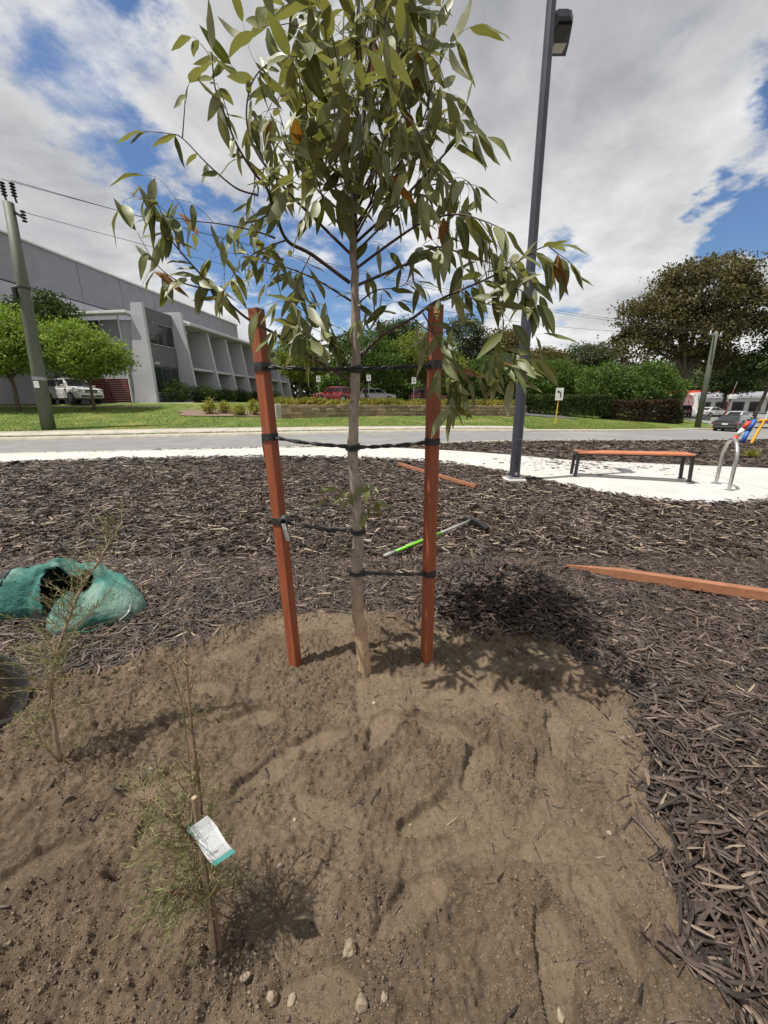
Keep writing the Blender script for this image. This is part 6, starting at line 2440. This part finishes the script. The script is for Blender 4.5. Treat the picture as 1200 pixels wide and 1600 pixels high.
M['tagprint'] = tag_material()
TL, TR_, BR, BL = at(294, 1297, .655), at(326, 1274, .655), at(365, 1332, .635), at(333, 1354, .635)
c = (TL + BR) / 2
ux = ((TR_ - TL) + (BR - BL)) / 2
uy = ((TL - BL) + (TR_ - BR)) / 2
tw_, th_ = ux.length, uy.length
ux.normalize()
uy = (uy - ux * uy.dot(ux)).normalized()
un = ux.cross(uy)
m = MB()
for i in range(7):
    v = i / 6 - .5
    for s in (-.5, .5):
        for dth in (0, .0008):
            m.v.append((s * tw_, dth + .004 * math.sin(v * 5), v * th_))
for i in range(6):
    a = i * 4
    m.f += [(a, a + 2, a + 6, a + 4), (a + 1, a + 5, a + 7, a + 3), (a, a + 4, a + 5, a + 1), (a + 2, a + 3, a + 7, a + 6)]
m.f += [(0, 1, 3, 2), (24, 26, 27, 25)]
m.mi = [0] * len(m.f)
t = thing('plant_tag', 'white plant tag with grey print and a turquoise foot hanging on the sapling', 'tag', c)
t.rotation_euler = Matrix((ux, -un, uy)).transposed().to_euler()
m.build('card', M['tagprint'], t)
MB().tube([(-tw_ * .25, -.004, th_ * .40), (-tw_ * .30, -.010, th_ * .46), (-tw_ * .38, .006, th_ * .52), (-tw_ * .42, .02, th_ * .50)], .0016, 6).build('string', mat('green_string', (.05, .2, .12), None, 20, .6), t)

# ------------------------------------------------------------------ stones and a stick on the soil
M['stone'] = mat('pale_pebble', (.29, .235, .165), (.21, .165, .115), 40, .85, .4, 120, rnd='obj', rnd_amt=.3, bdist=.003)
stones = [((545, 1488), .030, 'long upright tan stone in the soil right of the tagged sapling'), ((425, 1562), .026, 'rounded tan stone in the soil below the tagged sapling'), ((456, 1566), .020, None), ((565, 1568), .026, None), ((384, 1528), .018, None),
          ((437, 1353), .012, None), ((951, 1303), .014, None), ((908, 1267), .012, None), ((584, 1100), .016, None), ((236, 1203), .016, None), ((875, 1588), .018, None), ((1020, 1275), .016, None), ((460, 1282), .010, None), ((600, 1560), .014, None), ((640, 1290), .010, None)]


def ground_hit(px, py):
    r = ray(px, py)
    p = camp.copy()
    for k in range(3000):
        p = camp + r * (.4 + k * .001)
        if k % 4 == 0 and p.z < .1 and p.z < sz(p.x, p.y):
            return p
    return p


for k, ((px, py), s, lab) in enumerate(stones):
    rr = random.Random(k)
    p = ground_hit(px, py)
    bm = bmesh.new()
    bmesh.ops.create_icosphere(bm, subdivisions=2, radius=1)
    for v in bm.verts:
        n = v.co.normalized()
        f = 1 + .16 * math.sin(n.x * 3 + k) + .12 * math.sin(n.y * 4 + 2 * k) + .1 * math.sin(n.z * 5 + k * 3) + rr.uniform(-.05, .05)
        v.co = Vector((n.x * f * s * .62, n.y * f * s * .55, n.z * f * s * (.62 if k else .95)))
    me = bpy.data.meshes.new('stone')
    bm.to_mesh(me)
    bm.free()
    me.materials.append(M['stone'])
    o = link('stone', me, None, (p.x, p.y, p.z + s * .18))
    o.rotation_euler = (rr.uniform(-.3, .3), rr.uniform(-.3, .3), rr.uniform(0, 3))
    tag(o, lab or 'small pale pebble lying on the bare soil', 'stone', 'pale stones on the bare soil')

# dry tuft by the notice frame
rng = np.random.default_rng(5)
tb = gp(1192, 12.5)
t = thing('grass_tuft', 'small dry grass tuft in the mulch below the notice frame', 'grass', tb)
N = 260
D_ = rng.normal(0, .6, (N, 3)) + np.array([0, 0, .9])
D_ /= np.linalg.norm(D_, axis=1, keepdims=True)
L_ = rng.uniform(.15, .4, N)
V, F_ = sliver_field(rng.normal(0, .03, (N, 3)) * np.array([1, 1, .1]), D_, L_, np.full(N, .012))
np_mesh('blades', V, F_, M['lf_strap'], rnd=np.repeat(rng.uniform(0, 1, N), 4), parent=t)
